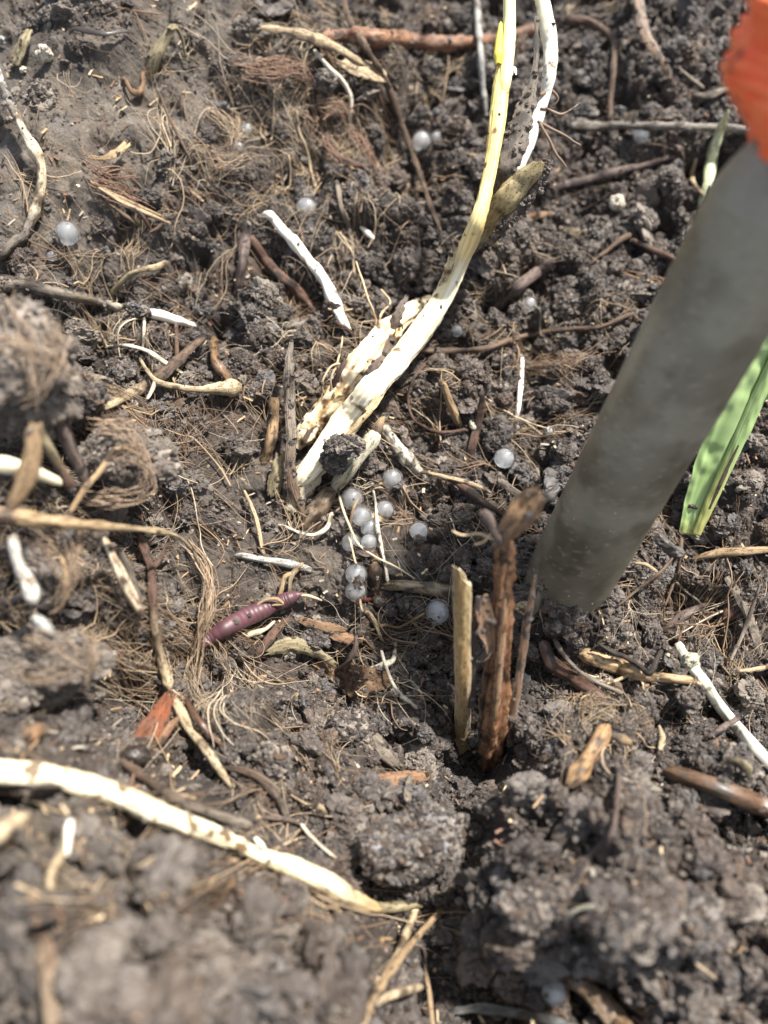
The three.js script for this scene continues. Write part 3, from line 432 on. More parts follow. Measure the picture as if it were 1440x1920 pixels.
thing('plant_shoot', 'small pale green shoot with brown shrivelled tip just above the eggs', 'plant shoot', [['stem', run([[628, 915, 1.2, 14], [650, 885, 2.5, 15], [680, 845, 3.6, 14], [697, 825, 4.2, 14], [706, 808, 4.6, 10]], { color: ['#dcdcc4', '#c3c59c', '#8a7a50'].map(sRGB), sides: 18, ridge: .05, lump: .06, dirt: .12, crumbs: .2 }), M.plant], ['tip', run([[704, 812, 4.6, 10], [711, 796, 5, 8], [718, 784, 5.2, 7]], { color: 'brown', color2: 'tan', sides: 12, lump: .15, dirt: .2, crumbs: .2 }), M.dry]]);
thing('stem_base', 'knobbly pale brown underground stem base left of the eggs', 'stem base', run([[590, 965, .4, 20], [606, 940, 1.2, 18], [624, 918, 1.2, 13]], { color: ['#b79c7c', '#8f7358', '#4e4032'].map(sRGB), sides: 18, ridge: .1, lump: .15, dirt: .4, crumbs: 1 }), M.plant);
thing('plant_stalk', 'withered brown fibrous stalk standing left of the white shoots', 'stalk', [['stalk', band([[546, 640, 6, 4], [541, 690, 6, 10], [542, 750, 5.6, 11], [546, 820, 5, 10], [543, 870, 4, 10], [548, 915, 2.6, 12], [568, 965, .8, 8], [580, 985, .2, 3]], { color: 'grey', color2: 'brown', c2a: .3, c2b: .7, thick: .5, curl: -.5, ragged: .25, dirt: .2, ridge: .16, cols: 16 }), M.dry], ['fibre', run([[560, 985, .6, 3], [610, 965, .8, 3], [640, 950, 1, 2]], { color: 'brown', sides: 6, crumbs: 0, wig: .3, keep: false }), M.fibre]]);
thing('root_piece', 'short tan root stub standing beside the withered brown stalk', 'root', run([[514, 750, 3.6, 9], [512, 785, 3, 11], [508, 825, 2, 11], [500, 850, .8, 8]], { color: ['#c89f68', '#a57c48', '#4a3a2a'].map(sRGB), lump: .14, dirt: .4, crumbs: 1.2, sides: 14 }), M.dry);
thing('leaf_sheath', 'greyish frayed sheath at the foot of the withered stalk', 'leaf sheath', band([[512, 930, .6, 12], [518, 890, 1.6, 16], [524, 850, 2, 10]], { color: 'olive', thick: .15, curl: -.4, ragged: .5, dirt: .3, jag: 1 }), M.dry);
// ------------------------------------------------------------------ roots
const root = (label, pts, o = {}, mat = M.plant, name = 'root', cat = 'root') => thing0(label, mat === M.clean ? pts : pts.map(([x, y, l, r]) => [x, y, l, r * 0.88]), mat === M.clean ? o : { ...o, dirt: (o.dirt ?? DEF.dirt) + 0.1, crumbs: (o.crumbs ?? 0.5) * 1.6 }, mat, name, cat);
const thing0 = (label, pts, o, mat, name, cat) => thing(name, label, cat, run(pts, { sides: 14, ...o }), mat);
root('white root with brown scuffs, lying above the dirty white shoot', [[508, 405, .8, 9], [530, 432, 1.2, 11], [553, 455, 1.2, 11], [580, 490, 1.2, 11], [605, 520, 1.4, 12], [625, 560, 1.2, 11], [637, 590, .8, 9], [650, 615, .2, 7]], { color: 'white', dirt: .26, crumbs: 1 }, M.clean);
root('stubby white mottled root just above the topmost egg', [[722, 808, .4, 10], [745, 838, .7, 13], [765, 862, .7, 14], [782, 880, .2, 10]], { color: ['#d6d6cc', '#b4b4a8', '#6c655a'].map(sRGB), rough: .12, lump: .18, dirt: .44, dirtScale: 1, crumbs: 2 }, M.plant);
root('very thick cream root, sunlit, running across the lower left', [[-40, 1446, 2.2, 21.8], [60, 1452, 2.2, 20.9], [140, 1466, 2.2, 20.9], [230, 1494, 2.4, 21.8], [300, 1525, 2.6, 18.3], [350, 1545, 2.6, 15.7], [420, 1572, 2.6, 13.9], [500, 1608, 2.6, 13.9], [560, 1632, 2.4, 16.5], [610, 1655, 2, 18.3], [660, 1685, 1.4, 17.4], [705, 1702, 1.1, 10.4]], { color: ['#f0e7cb', '#d9c89e', '#6e5c44'].map(sRGB), color2: 'tan', c2a: .62, c2b: 1.1, sides: 34, segs: 260, ridge: .05, ridges: 9, rough: .08, lump: .12, lumpLen: 4, dirt: .25, dirtScale: 1.3, crumbs: .8, taper1: .8, mute: .1 }, M.clean);
root('pale root tip leaving the end of the thick cream root', [[690, 1697, 1.4, 11], [720, 1702, 1.3, 10], [750, 1700, 1.1, 9], [785, 1696, .2, 8]], { color: 'olive', dirt: .15, crumbs: .3 });
root('knobbly tan root with pitted end below the tool shaft', [[1092, 1226, 1.6, 13], [1110, 1232, 1.8, 18], [1130, 1240, 1.8, 15], [1165, 1248, 1.8, 18], [1195, 1262, 1.5, 17], [1225, 1268, 1.3, 11], [1260, 1272, 1.2, 11], [1296, 1276, .6, 9]], { color: ['#dcbb84', '#c08f50', '#4e3a28'].map(sRGB), sides: 20, lump: .16, lumpLen: 2, dirt: .36, crumbs: 1.4 });
thing('rhizome', 'straight white jointed runner at the right edge below the tool', 'rhizome', [['runner', run([[1272, 1210, .8, 8], [1290, 1240, 1.3, 10], [1312, 1268, 1.5, 10], [1345, 1318, 1.8, 10], [1380, 1362, 2, 11], [1410, 1395, 2, 11], [1470, 1462, 1.6, 11]], { color: ['#e9e8d8', '#d3d2ba', '#8b8068'].map(sRGB), mute: .1, sides: 16, lump: .07, dirt: .14, crumbs: .4 }), M.clean], ['node', lump(place(1294, 1243, 1.6), 1.05, { color: 'pale', amp: .4, squash: [1, .8, 1], dirt: .3 }), M.plant]]);
root('pale bent root with dark patches on the smooth soil at left', [[30, 215, 3, 8], [44, 245, 3, 11], [62, 278, 3, 12], [74, 302, 3, 12], [78, 330, 2.6, 12], [74, 365, 2.2, 11], [66, 395, 1.4, 11], [58, 415, .6, 8]], { color: 'cream', dirt: .3, crumbs: .7 });
root('thin muddy root leading up left from the pale bent root', [[-20, 95, 4, 8], [4, 160, 3.6, 10], [22, 200, 3, 8], [40, 232, 2.6, 10]], { color: 'bluish', color2: 'mud', dirt: .4, crumbs: 2 });
root('mud covered root end reaching the left edge above the knee clod', [[56, 415, 1, 9], [46, 440, 1.4, 10], [28, 455, 1.5, 10], [0, 478, 1.6, 9], [-30, 492, 1.8, 9]], { color: 'mud', dirt: .5, crumbs: 4 });
root('mud crusted root running in from the left edge', [[-30, 530, 3.4, 17], [30, 535, 3, 17], [90, 545, 2.6, 15], [140, 556, 2.2, 11], [185, 566, 1.8, 8], [228, 577, 1.4, 7]], { color: 'mud', color2: 'white', c2a: .8, c2b: 1, dirt: .55, crumbs: 7 });
root('bright white root tip sticking out of a clod left of the dark hole', [[262, 583, .8, 7], [285, 588, 1.4, 8], [310, 593, 1.4, 8], [332, 601, 1.2, 9], [350, 606, .6, 6]], { color: 'white', dirt: 0, crumbs: 0 }, M.clean);
root('blurred tan root bridging the raised left bank', [[-40, 962, 73, 17], [20, 968, 74, 17], [80, 976, 76, 17], [140, 982, 78, 13], [200, 987, 81, 9], [270, 993, 85, 7], [330, 1005, 90, 5], [365, 1040, 95, 4], [385, 1090, 98, 3]], { color: 'tan', color2: 'straw', dirt: .25, crumbs: .8, sides: 18 });
root('pale cream root end poking in from the left edge', [[-40, 866, 74, 14], [10, 872, 75, 14], [60, 884, 77, 13], [112, 904, 79.5, 9]], { color: ['#f0e6bc', '#e0d09a', '#9a8658'].map(sRGB), dirt: .05, crumbs: .2 }, M.clean);
root('grey purple stick standing on the left bank beside the dark hole', [[92, 735, 81, 8], [108, 780, 82, 14], [128, 835, 84, 15], [150, 880, 86, 12], [163, 910, 87, 9]], { color: 'purple', dirt: .25, crumbs: .6 }, M.dry, 'stick', 'stick');
root('thinner tan stick leaning left of the grey purple stick', [[74, 800, 79, 9], [92, 840, 80, 10], [115, 880, 82, 10], [134, 912, 83, 9]], { color: 'olive', color2: 'red', dirt: .2, crumbs: .4 }, M.dry, 'stick', 'stick');
root('sunlit cream stick pointing down right off the left bank', [[196, 1010, 84, 9], [212, 1045, 84.5, 12], [228, 1080, 85, 12], [246, 1115, 86, 12], [266, 1150, 87, 11]], { color: ['#f3e6c6', '#c99f72', '#6a5040'].map(sRGB), dirt: .16, crumbs: .5, ridge: .15 }, M.dry, 'stick', 'stick');
root('grey splinter behind the sunlit cream stick', [[222, 1030, 85, 6], [240, 1062, 86, 10], [252, 1100, 87, 10], [262, 1150, 88, 9]], { color: 'grey', dirt: .25, crumbs: .5, flat: .6 }, M.dry, 'stick', 'stick');
root('white broken root piece with brown joint at the left bank', [[24, 1010, 73.5, 13], [34, 1055, 74.5, 11], [48, 1085, 75.5, 15], [60, 1115, 76, 17], [62, 1130, 76.5, 12]], { color: ['#fbfaf4', '#d9dad8', '#8a6a48'].map(sRGB), dirt: .2, crumbs: .2 });
root('small white root scrap low on the left bank', [[66, 1158, 76, 11], [84, 1176, 76.5, 15], [98, 1196, 77.5, 10]], { color: 'bluish', dirt: .25, crumbs: .5 });
root('brown curved root hanging between the sticks of the left bank', [[112, 1030, 80, 7], [122, 1070, 79, 8], [124, 1110, 79, 7], [112, 1140, 79, 5], [92, 1152, 78.5, 4]], { color: 'tan', color2: 'brown', dirt: .3, crumbs: .5 }, M.dry);
root('tan flat root loop at the far left bank', [[66, 800, 74, 20], [62, 850, 74, 19], [48, 900, 74.5, 20], [22, 945, 75, 20]], { color: ['#b8935c', '#a07a48', '#6a5236'].map(sRGB), dirt: .2, crumbs: .2, flat: .4 }, M.dry);
thing('long_root', 'long thin red brown root wandering down past the earthworm', 'root', [['upper_length', run([[262, 1005, 2.6, 8], [272, 1032, 2.6, 10], [282, 1062, 2.6, 10], [285, 1100, 2.4, 9], [287, 1140, 2.4, 8], [292, 1180, 2.4, 8], [300, 1225, 2.6, 9], [310, 1262, 2.8, 9], [318, 1290, 2.8, 7]], { color: 'red', color2: 'straw', c2a: .4, c2b: .8, dirt: .26, crumbs: 1, lump: .16 }), M.dry], ['lower_length', run([[326, 1312, 2.6, 8], [342, 1342, 2.4, 10], [358, 1370, 2.2, 9], [378, 1395, 2, 9], [395, 1418, 2, 9], [410, 1440, 1.6, 10], [422, 1458, 1, 8]], { color: 'straw', dirt: .3, crumbs: 1.5, lump: .16 }), M.dry], ['side_root', run([[284, 1068, 2.6, 4], [300, 1050, 2.8, 4], [312, 1020, 3, 3]], { color: 'red', dirt: .2 }), M.dry]]);
root('bare brown root lying across the soil at the top', [[590, 78, 1.8, 12], [640, 66, 2.2, 14], [700, 72, 2.4, 17], [760, 75, 2.4, 16], [820, 82, 2.2, 14], [880, 78, 2, 13], [935, 72, 1.8, 12], [1010, 52, 1.2, 9]], { color: ['#b98058', '#8f5c3c', '#5a4638'].map(sRGB), dirt: .28, crumbs: 1 });
root('long grey twig lying level at the upper right', [[1072, 236, 1.6, 8], [1130, 236, 2, 9], [1200, 236, 2.2, 9], [1270, 237, 2.2, 9], [1340, 240, 2.2, 9], [1430, 246, 2, 9]], { color: ['#9c9690', '#7f7872', '#5c544c'].map(sRGB), dirt: .3, crumbs: 1.2 }, M.dry, 'twig', 'twig');
root('purple brown stick below the long grey twig', [[1045, 352, .6, 8], [1100, 338, 1, 9], [1160, 322, 1.2, 9], [1215, 308, 1.2, 7], [1262, 296, .8, 5]], { color: 'purple', dirt: .3, crumbs: 1.4 }, M.dry, 'twig', 'twig');
root('purple grey stick right of the thick white shoot', [[918, 592, 1, 7], [945, 565, 1.4, 9], [975, 535, 1.8, 11], [1010, 508, 2, 12], [1034, 490, 1.8, 12]], { color: 'purple', dirt: .2, crumbs: .6 }, M.dry, 'twig', 'twig');
root('thin brown root running level right of the thick white shoot', [[790, 658, 1.6, 5], [850, 658, 1.8, 6], [905, 655, 1.8, 6], [950, 640, 2, 6], [1000, 626, 2, 6], [1060, 618, 1.8, 6], [1130, 612, 1.4, 5], [1180, 590, 1, 4]], { color: 'brown', dirt: .15, crumbs: .4 }, M.dry);
root('tan root stub slanting above the lone round egg', [[828, 715, 2.2, 8], [840, 745, 1.8, 8], [852, 775, 1.2, 9], [862, 800, .4, 7]], { color: 'tan', dirt: .25, crumbs: .5 }, M.dry);
root('thin white rootlet hanging below the level brown root', [[978, 672, 1, 4], [978, 695, 1.2, 4], [976, 725, 1, 5], [972, 762, .4, 4]], { color: 'white', dirt: .05, crumbs: 0 }, M.clean);
root('wiry orange rootlet looping left of the tan root stub', [[800, 680, 1.8, 3], [775, 712, 2, 3], [765, 750, 2, 3], [775, 785, 1.8, 3], [800, 802, 1.6, 4], [830, 812, 1.4, 4], [870, 806, 1, 3]], { color: 'red', dirt: .05, crumbs: .2, lump: .25 }, M.dry);
root('straight brown splinter standing above the lone egg', [[906, 742, 3, 6], [900, 775, 2.2, 7], [893, 805, 1.4, 8], [886, 835, .6, 8]], { color: 'red', dirt: .2, crumbs: .4, flat: .5 }, M.dry, 'splinter', 'splinter');
root('dead purple root stub standing in the upper left', [[465, 415, 2, 9], [460, 450, 2, 10], [455, 490, 1.6, 10], [448, 530, .8, 10]], { color: 'purple', dirt: .25, crumbs: .6 }, M.dry);
root('red brown root behind the white scuffed root', [[470, 450, .6, 10], [500, 490, .8, 11], [528, 520, 1, 12], [560, 548, 1, 12], [590, 580, .8, 10], [640, 610, .8, 6], [680, 640, .8, 4]], { color: 'red', dirt: .35, crumbs: .8 }, M.dry);
root('flat weathered straw in the left hollow pointing up right', [[176, 772, 1.6, 8], [215, 752, 2.2, 11], [262, 728, 2.6, 13], [305, 700, 2.8, 14], [345, 665, 2.6, 12], [382, 632, 2, 8]], { color: 'straw', color2: 'brown', c2a: .2, c2b: .6, flat: .45, dirt: .25, crumbs: .5, ridge: .14 }, M.dry, 'straw', 'straw');
thing('branched_root', 'pale forked root lying over the flat weathered straw', 'root', [['main_root', run([[262, 672, 3.4, 3], [278, 698, 3.8, 4], [296, 716, 4, 6], [330, 725, 3.4, 6], [370, 730, 2.8, 6], [405, 729, 2.4, 10], [430, 727, 2, 14], [450, 727, 1.4, 12]], { color: 'straw', dirt: .25, crumbs: .5 }), M.dry], ['side_root', run([[292, 712, 4, 4], [286, 730, 3.6, 4], [276, 748, 3, 3]], { color: 'white', dirt: .1, crumbs: .2 }), M.dry]]);
root('whitish thin root above the pale forked root', [[205, 650, 1, 3], [240, 648, 2, 5], [270, 656, 2.4, 5], [300, 674, 2.4, 5], [342, 700, 1.6, 4]], { color: 'white', dirt: .2, crumbs: .3 }, M.dry);
root('thin white drop root hanging below the bright white tip', [[270, 588, 1.8, 3], [270, 620, 1.6, 3], [267, 656, 1.6, 3]], { color: 'white', dirt: .05, crumbs: 0 }, M.dry);
root('orange thin root under the bright white root tip', [[330, 608, 1.2, 4], [331, 640, 1, 5], [333, 676, .6, 4]], { color: 'red', dirt: .1, crumbs: .2 }, M.dry);
root('pale greenish twig with a forked tip below the clear egg', [[220, 538, .6, 6], [240, 518, 1.4, 6], [265, 506, 1.6, 6], [290, 502, 1.8, 6], [312, 492, 1.8, 5]], { color: 'olive', color2: 'straw', dirt: .15, crumbs: .3 }, M.dry, 'twig', 'twig');
root('small amber looped stub right of the pale forked root', [[400, 635, 1.6, 10], [402, 660, 2.2, 11], [408, 685, 2, 11], [422, 702, 1, 9]], { color: 'amber', dirt: .25, crumbs: .6 }, M.wet);
root('tan twisted root falling down the middle of the upper soil', [[640, -20, 4.5, 7], [660, 50, 4, 7], [690, 95, 3.4, 7], [720, 145, 3, 6], [742, 200, 2.6, 7], [760, 255, 2.4, 6], [785, 320, 2.2, 6], [805, 380, 1.8, 5], [828, 440, 1, 4]], { color: 'brown', dirt: .2, crumbs: .7, lump: .2 }, M.dry);
root('straw coloured flat stalk frayed at its right end, top middle', [[490, 52, 3, 7], [540, 58, 4, 9], [590, 72, 4.4, 14], [630, 88, 4.4, 10], [670, 112, 4, 8], [722, 138, 3, 8]], { color: 'straw', flat: .5, ridge: .15, dirt: .12, crumbs: .3 }, M.dry, 'straw', 'straw');
thing('frayed_stalk', 'pale frayed grass end below the straw coloured flat stalk', 'stalk', band([[640, 115, 3.6, 8], [665, 128, 3.8, 12], [695, 140, 3.6, 10], [722, 150, 3, 4]], { color: 'straw', thick: .12, curl: -.2, ragged: .6, ridge: .3, dirt: .05, jag: 1.5 }), M.dry);
root('white curved rootlet beside the round dark clod at the top', [[590, 95, 2, 4], [615, 125, 2.6, 5], [640, 150, 2.6, 5], [657, 180, 2.2, 5], [656, 230, 1, 3]], { color: 'white', dirt: .12, crumbs: .2 }, M.dry);
root('hair thin tan root dangling above the dull glassy egg', [[556, 205, 2, 2.5], [560, 240, 2, 3], [570, 265, 2, 3], [582, 310, 2, 3], [590, 350, 1.8, 3]], { color: 'straw', dirt: .05, crumbs: 0, wig: .15 }, M.dry);
root('kinked thin tan root in the smooth upper left soil', [[302, 182, 1, 2.5], [322, 230, 1.2, 3], [338, 262, 1.2, 3], [352, 290, 1, 2.5]], { color: 'brown', dirt: .05, crumbs: 0 }, M.dry);
root('brown fuzzy root tuft arching at the upper middle', [[612, 250, 1.4, 4], [620, 280, 2, 6], [645, 300, 2, 6], [680, 312, 1.4, 4]], { color: 'red', dirt: .2, crumbs: .4 }, M.dry);
root('grey bark stick leading down to the small white sliver', [[632, 345, 1, 5], [640, 390, 1.2, 7], [655, 425, 1, 6], [662, 480, .6, 3]], { color: 'grey', dirt: .3, crumbs: .8 }, M.dry);
root('small white sliver right of the grey bark stick', [[680, 428, 1, 3], [690, 438, 1.2, 5], [703, 450, 1, 3]], { color: 'white', dirt: 0, crumbs: 0 }, M.clean);
root('thin straight glassy stem behind the bare brown root', [[893, -30, 3, 7], [896, 40, 2.8, 7], [901, 100, 2.4, 6], [905, 160, 1.8, 6], [910, 200, 1, 4]], { color: 'bluish', dirt: .2, crumbs: .5 });
root('bent brown stem standing upright at the upper right', [[1062, 36, 2, 10], [1100, 40, 2.6, 9], [1130, 55, 2.6, 8], [1150, 75, 2.4, 7], [1150, 130, 2, 7], [1144, 190, 1.6, 6], [1145, 225, 1, 5]], { color: 'brown', dirt: .3, crumbs: .8 }, M.dry);
thing('dead_leaf', 'narrow curled brown leaf at the top right beside the orange grip', 'leaf', band([[1198, -40, 6, 14], [1206, 20, 5.4, 14], [1212, 60, 5, 13], [1232, 95, 4.4, 10], [1252, 130, 3.8, 7], [1256, 155, 3, 6], [1272, 172, 2.4, 6], [1300, 180, 1.6, 10], [1320, 182, 1, 5]], { color: 'amber', thick: .1, curl: -.35, ragged: .2, dirt: .3, turn: 1.2 }), M.skin);
root('grey forked root remnant at the right end of the brown leaf', [[1300, 178, 1.4, 7], [1325, 182, 1.6, 9], [1355, 170, 1.6, 6], [1400, 162, 1.2, 5]], { color: 'grey', dirt: .3, crumbs: .6 }, M.dry);
root('thin pale rootlet crossing above the grey forked remnant', [[1275, 130, 2, 3], [1295, 148, 2, 5], [1318, 165, 1.8, 4]], { color: 'grey', dirt: .2, crumbs: .3 }, M.dry);
root('pale green shoot tip rising beside the orange grip', [[1326, 350, .6, 11], [1332, 310, 2, 13], [1340, 275, 3.4, 12], [1352, 240, 4.6, 9], [1366, 206, 6, 3]], { color: ['#e8efd2', '#d3e2b6', '#a9b48a'].map(sRGB), mute: 0, color2: 'yellow', c2a: .5, c2b: 1.6, dirt: -.3, crumbs: .1, sides: 18 }, M.plant, 'plant_shoot', 'plant shoot');
root('thin pale curved root left of the pale green tip', [[1304, 300, .6, 4], [1298, 325, 1.2, 5], [1306, 352, 1.2, 5], [1325, 372, .6, 4]], { color: 'straw', dirt: .2, crumbs: .3 }, M.dry);
thing('pebble', 'bright white pebble left of the tool shaft in the upper right', 'pebble', lump(place(1157, 381, 1.7), 1.2, { color: 'white', dirt: 0, amp: .3 }), M.dry);
thing('pebble', 'angular white chip on the smooth soil at the top left', 'pebble', lump(place(84, 100, 1), 0.9, { color: 'white', dirt: 0, amp: .6, freq: .8, squash: [1, .8, 1] }), M.dry);
thing('pebble', 'tiny white chip below the angular white chip', 'pebble', lump(place(43, 131, .5), .42, { color: 'white', dirt: 0, amp: .5 }), M.dry);
thing('pebble', 'white crumb at the left edge beside the split wood chip', 'pebble', lump(place(2, 75, .6), .55, { color: 'bluish', dirt: 0, amp: .4 }), M.dry);
thing('wood_chip', 'pale ridged wood chip on the smooth soil at the top left', 'wood chip', band([[26, 122, 1, 9], [34, 98, 1.4, 12], [45, 72, 1.6, 10], [54, 54, 1.6, 6]], { color: 'olive', thick: .5, curl: -.1, ragged: .15, ridge: .22, dirt: .1 }), M.dry);
thing('bent_straw', 'folded pale straw stuck in the smooth soil at the top', 'straw', [['stub', run([[284, 122, .6, 14], [294, 100, 1.8, 13], [308, 76, 3, 12], [322, 55, 3.8, 11]], { color: 'olive', flat: .6, ridge: .12, dirt: .15, crumbs: .5 }), M.dry], ['fold', run([[318, 54, 4, 8], [330, 52, 3.8, 8], [342, 75, 2.4, 6], [348, 102, 1.2, 4], [360, 110, .8, 3]], { color: 'olive', flat: .5, dirt: .2, crumbs: .5 }), M.dry]]);
root('small brown hook shaped root on the smooth upper soil', [[234, 150, .6, 5], [248, 172, 1.2, 5], [262, 172, 1.4, 6], [268, 155, 1.4, 6], [268, 138, .8, 5]], { color: 'amber', dirt: .25, crumbs: .5 }, M.dry);
root('dark wet bark strip pressed in the top left soil', [[140, 54, 1, 5], [170, 60, 1.2, 7], [200, 63, 1.2, 6], [235, 58, .8, 4]], { color: 'dark', dirt: .2, crumbs: .5, flat: .5 }, M.wet, 'bark_strip', 'bark');
// ------------------------------------------------------------------ the cut straw and the broken brown stalk
{
  const top = 84, P = [place(870, 1395, .3), place(868, 1365, .6), atDepth(868, 1280, 92.5), atDepth(867, 1180, 88), atDepth(866, 1085, top)], k = depthOf(P[0]) / F;
  const outer = tube(P, [15 * k, 15.5 * k, 15.5 * .06, 16 * .0575, 17.5 * .055], { color: ['#f2d88e', '#dcb268', '#6a5236'].map(sRGB), mute: .1, sides: 28, segs: 150, ridge: .035, ridges: 8, lump: .03, dirt: .2, crumbs: .5, open: true, cut: 1.7, cutAt: 3.3, taper0: 1, taper1: 1, dirtScale: 2.6 });
  const n = 28, a = outer.attributes.position, last = outer.userData.last, c = V3(0, 0, 0), pos = [], col = [], idx = []; for (let i = 0; i < n; i++) c.add(V3(a.getX(last + i), a.getY(last + i), a.getZ(last + i))); c.multiplyScalar(1 / n);
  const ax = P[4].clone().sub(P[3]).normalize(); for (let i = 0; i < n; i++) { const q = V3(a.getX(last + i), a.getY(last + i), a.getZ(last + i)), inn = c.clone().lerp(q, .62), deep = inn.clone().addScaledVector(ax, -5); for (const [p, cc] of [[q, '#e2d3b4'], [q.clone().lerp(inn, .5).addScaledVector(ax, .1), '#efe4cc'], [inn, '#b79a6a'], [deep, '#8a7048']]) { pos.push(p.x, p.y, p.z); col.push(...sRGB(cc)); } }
  for (let i = 0; i < n; i++) for (let r = 0; r < 3; r++) { const p = i * 4 + r, q = ((i + 1) % n) * 4 + r; idx.push(p, p + 1, q, q, p + 1, q + 1); }
  const rim = new THREE.BufferGeometry(); rim.setAttribute('position', new THREE.Float32BufferAttribute(pos, 3)); rim.setAttribute('color', new THREE.Float32BufferAttribute(col, 3)); rim.setIndex(idx); rim.computeVertexNormals();
  const flap = band([[884, 1330, 95, 6], [888, 1240, 90.5, 7], [893, 1160, 87, 7], [897, 1120, 85.5, 5]], { color: 'red', thick: .25, curl: -.3, ragged: .5, dirt: .3, crumbs: 1 });
  thing('cut_straw', 'upright hollow straw stub cut slantwise, right of the large clear egg', 'straw', [['wall', outer, M.thin], ['cut_rim', rim, M.dry, [], 'pale slanted cut end'], ['bark_flap', flap, M.thin]]);
}
{
  const core = run([[918, 1430, .2, 18], [925, 1390, 97, 20], [932, 1320, 94, 20], [938, 1240, 91, 19], [942, 1160, 88, 17], [945, 1090, 86, 17], [947, 1030, 84, 15], [945, 985, 82.5, 10]], { color: ['#b07f54', '#86593a', '#46321f'].map(sRGB), mute: .25, sides: 26, segs: 160, ridge: .22, ridges: 6, lump: .16, rough: .22, dirt: .3, crumbs: .4 });
  const leaf = band([[934, 1022, 83, 10], [952, 995, 81.5, 20], [975, 965, 80, 27], [998, 938, 79, 27], [1014, 922, 78.4, 20]], { color: 'flag', mute: .28, thick: .15, curl: .25, ragged: .25, dirt: .15, cols: 12, crumbs: .6, jag: 1 });
  const s1 = band([[955, 1400, 96, 7], [966, 1320, 92.5, 8], [978, 1240, 89.5, 8], [988, 1170, 87, 7], [998, 1115, 85, 5], [1004, 1080, 84, 2]], { color: 'torn', mute: .35, thick: .3, curl: -.4, ragged: .4, dirt: .3, crumbs: .3 });
  const s2 = band([[900, 1395, 97.5, 6], [905, 1330, 95, 7], [912, 1260, 92.5, 6], [918, 1200, 90, 2]], { color: 'torn', mute: .35, thick: .3, curl: -.4, ragged: .4, dirt: .4, crumbs: .3 });
  const s3 = band([[918, 1225, 89.5, 8], [912, 1175, 87.5, 15], [908, 1140, 86.5, 13], [912, 1115, 86, 5]], { color: 'torn', mute: .35, thick: .2, curl: .4, ragged: .5, dirt: .35, crumbs: .3 });
  const s4 = band([[926, 1400, 95.5, 5], [932, 1310, 91.5, 7], [938, 1230, 88.5, 8], [944, 1165, 86.5, 6], [946, 1120, 85, 3]], { color: 'flag', mute: .25, thick: .25, curl: -.7, ragged: .4, dirt: .15, crumbs: .2, jag: 1.5 });
  const fork = run([[940, 1020, 83, 9], [928, 1000, 82, 9], [918, 980, 81.5, 10], [908, 962, 81, 8]], { color: 'purple', lump: .3, dirt: .3, crumbs: 1.5 });
  const fib = [[[930, 1010], [900, 1002], [865, 1005], [845, 995]], [[925, 995], [905, 1015], [885, 1022]], [[948, 1160], [950, 1120], [942, 1080]], [[925, 1200], [915, 1230], [895, 1240], [880, 1235]]].map((l, i) => ['fibre', run(l.map(([x, y], k) => [x, y, i > 1 ? 86 + i + k : 82.5 + k * .4, 3 - k * .5]), { color: 'tan', sides: 6, crumbs: .2, wig: .2, keep: false, taper1: .2 }), M.fibre]);
  thing('broken_stalk', 'torn brown stalk with a flag of bark, standing left of the shaft base', 'stalk', [['core', core, M.plant], ['bark_flag', leaf, M.thin, [], 'flat amber bark flag at the top'], ['bark_strip', s1, M.thin], ['bark_strip', s2, M.thin], ['bark_strip', s3, M.thin], ['bark_strip', s4, M.thin], ['fork', fork, M.dry], ...fib]);
}
thing('seed_husk', 'open pale seed husk among the fibres at the shaft base', 'seed husk', [['cup', lump(place(980, 1140, 4), .9, { color: 'straw', amp: .5, squash: [1, 1, .7], dirt: .3 }), M.dry], ['sliver', band([[990, 1165, 4, 5], [1003, 1140, 5, 6], [1012, 1105, 6, 4], [1015, 1080, 6.4, 3]], { color: 'grey', ragged: .6, dirt: .3, crumbs: 2 }), M.dry]]);
const grit = (g, tone) => { const a = g.attributes.position; g.computeBoundingSphere(); const n = Math.round(75 * g.boundingSphere.radius ** 2); for (let i = 0; i < n; i++) { const k = Math.floor(rnd() * a.count); crumb({ x: a.getX(k), y: a.getY(k), z: a.getZ(k) }, rr(.08, .42) * (.4 + .6 * rnd()), mix3(tone ?? soilTone(), soilTone(), tone ? .4 : 1)); } return g; };
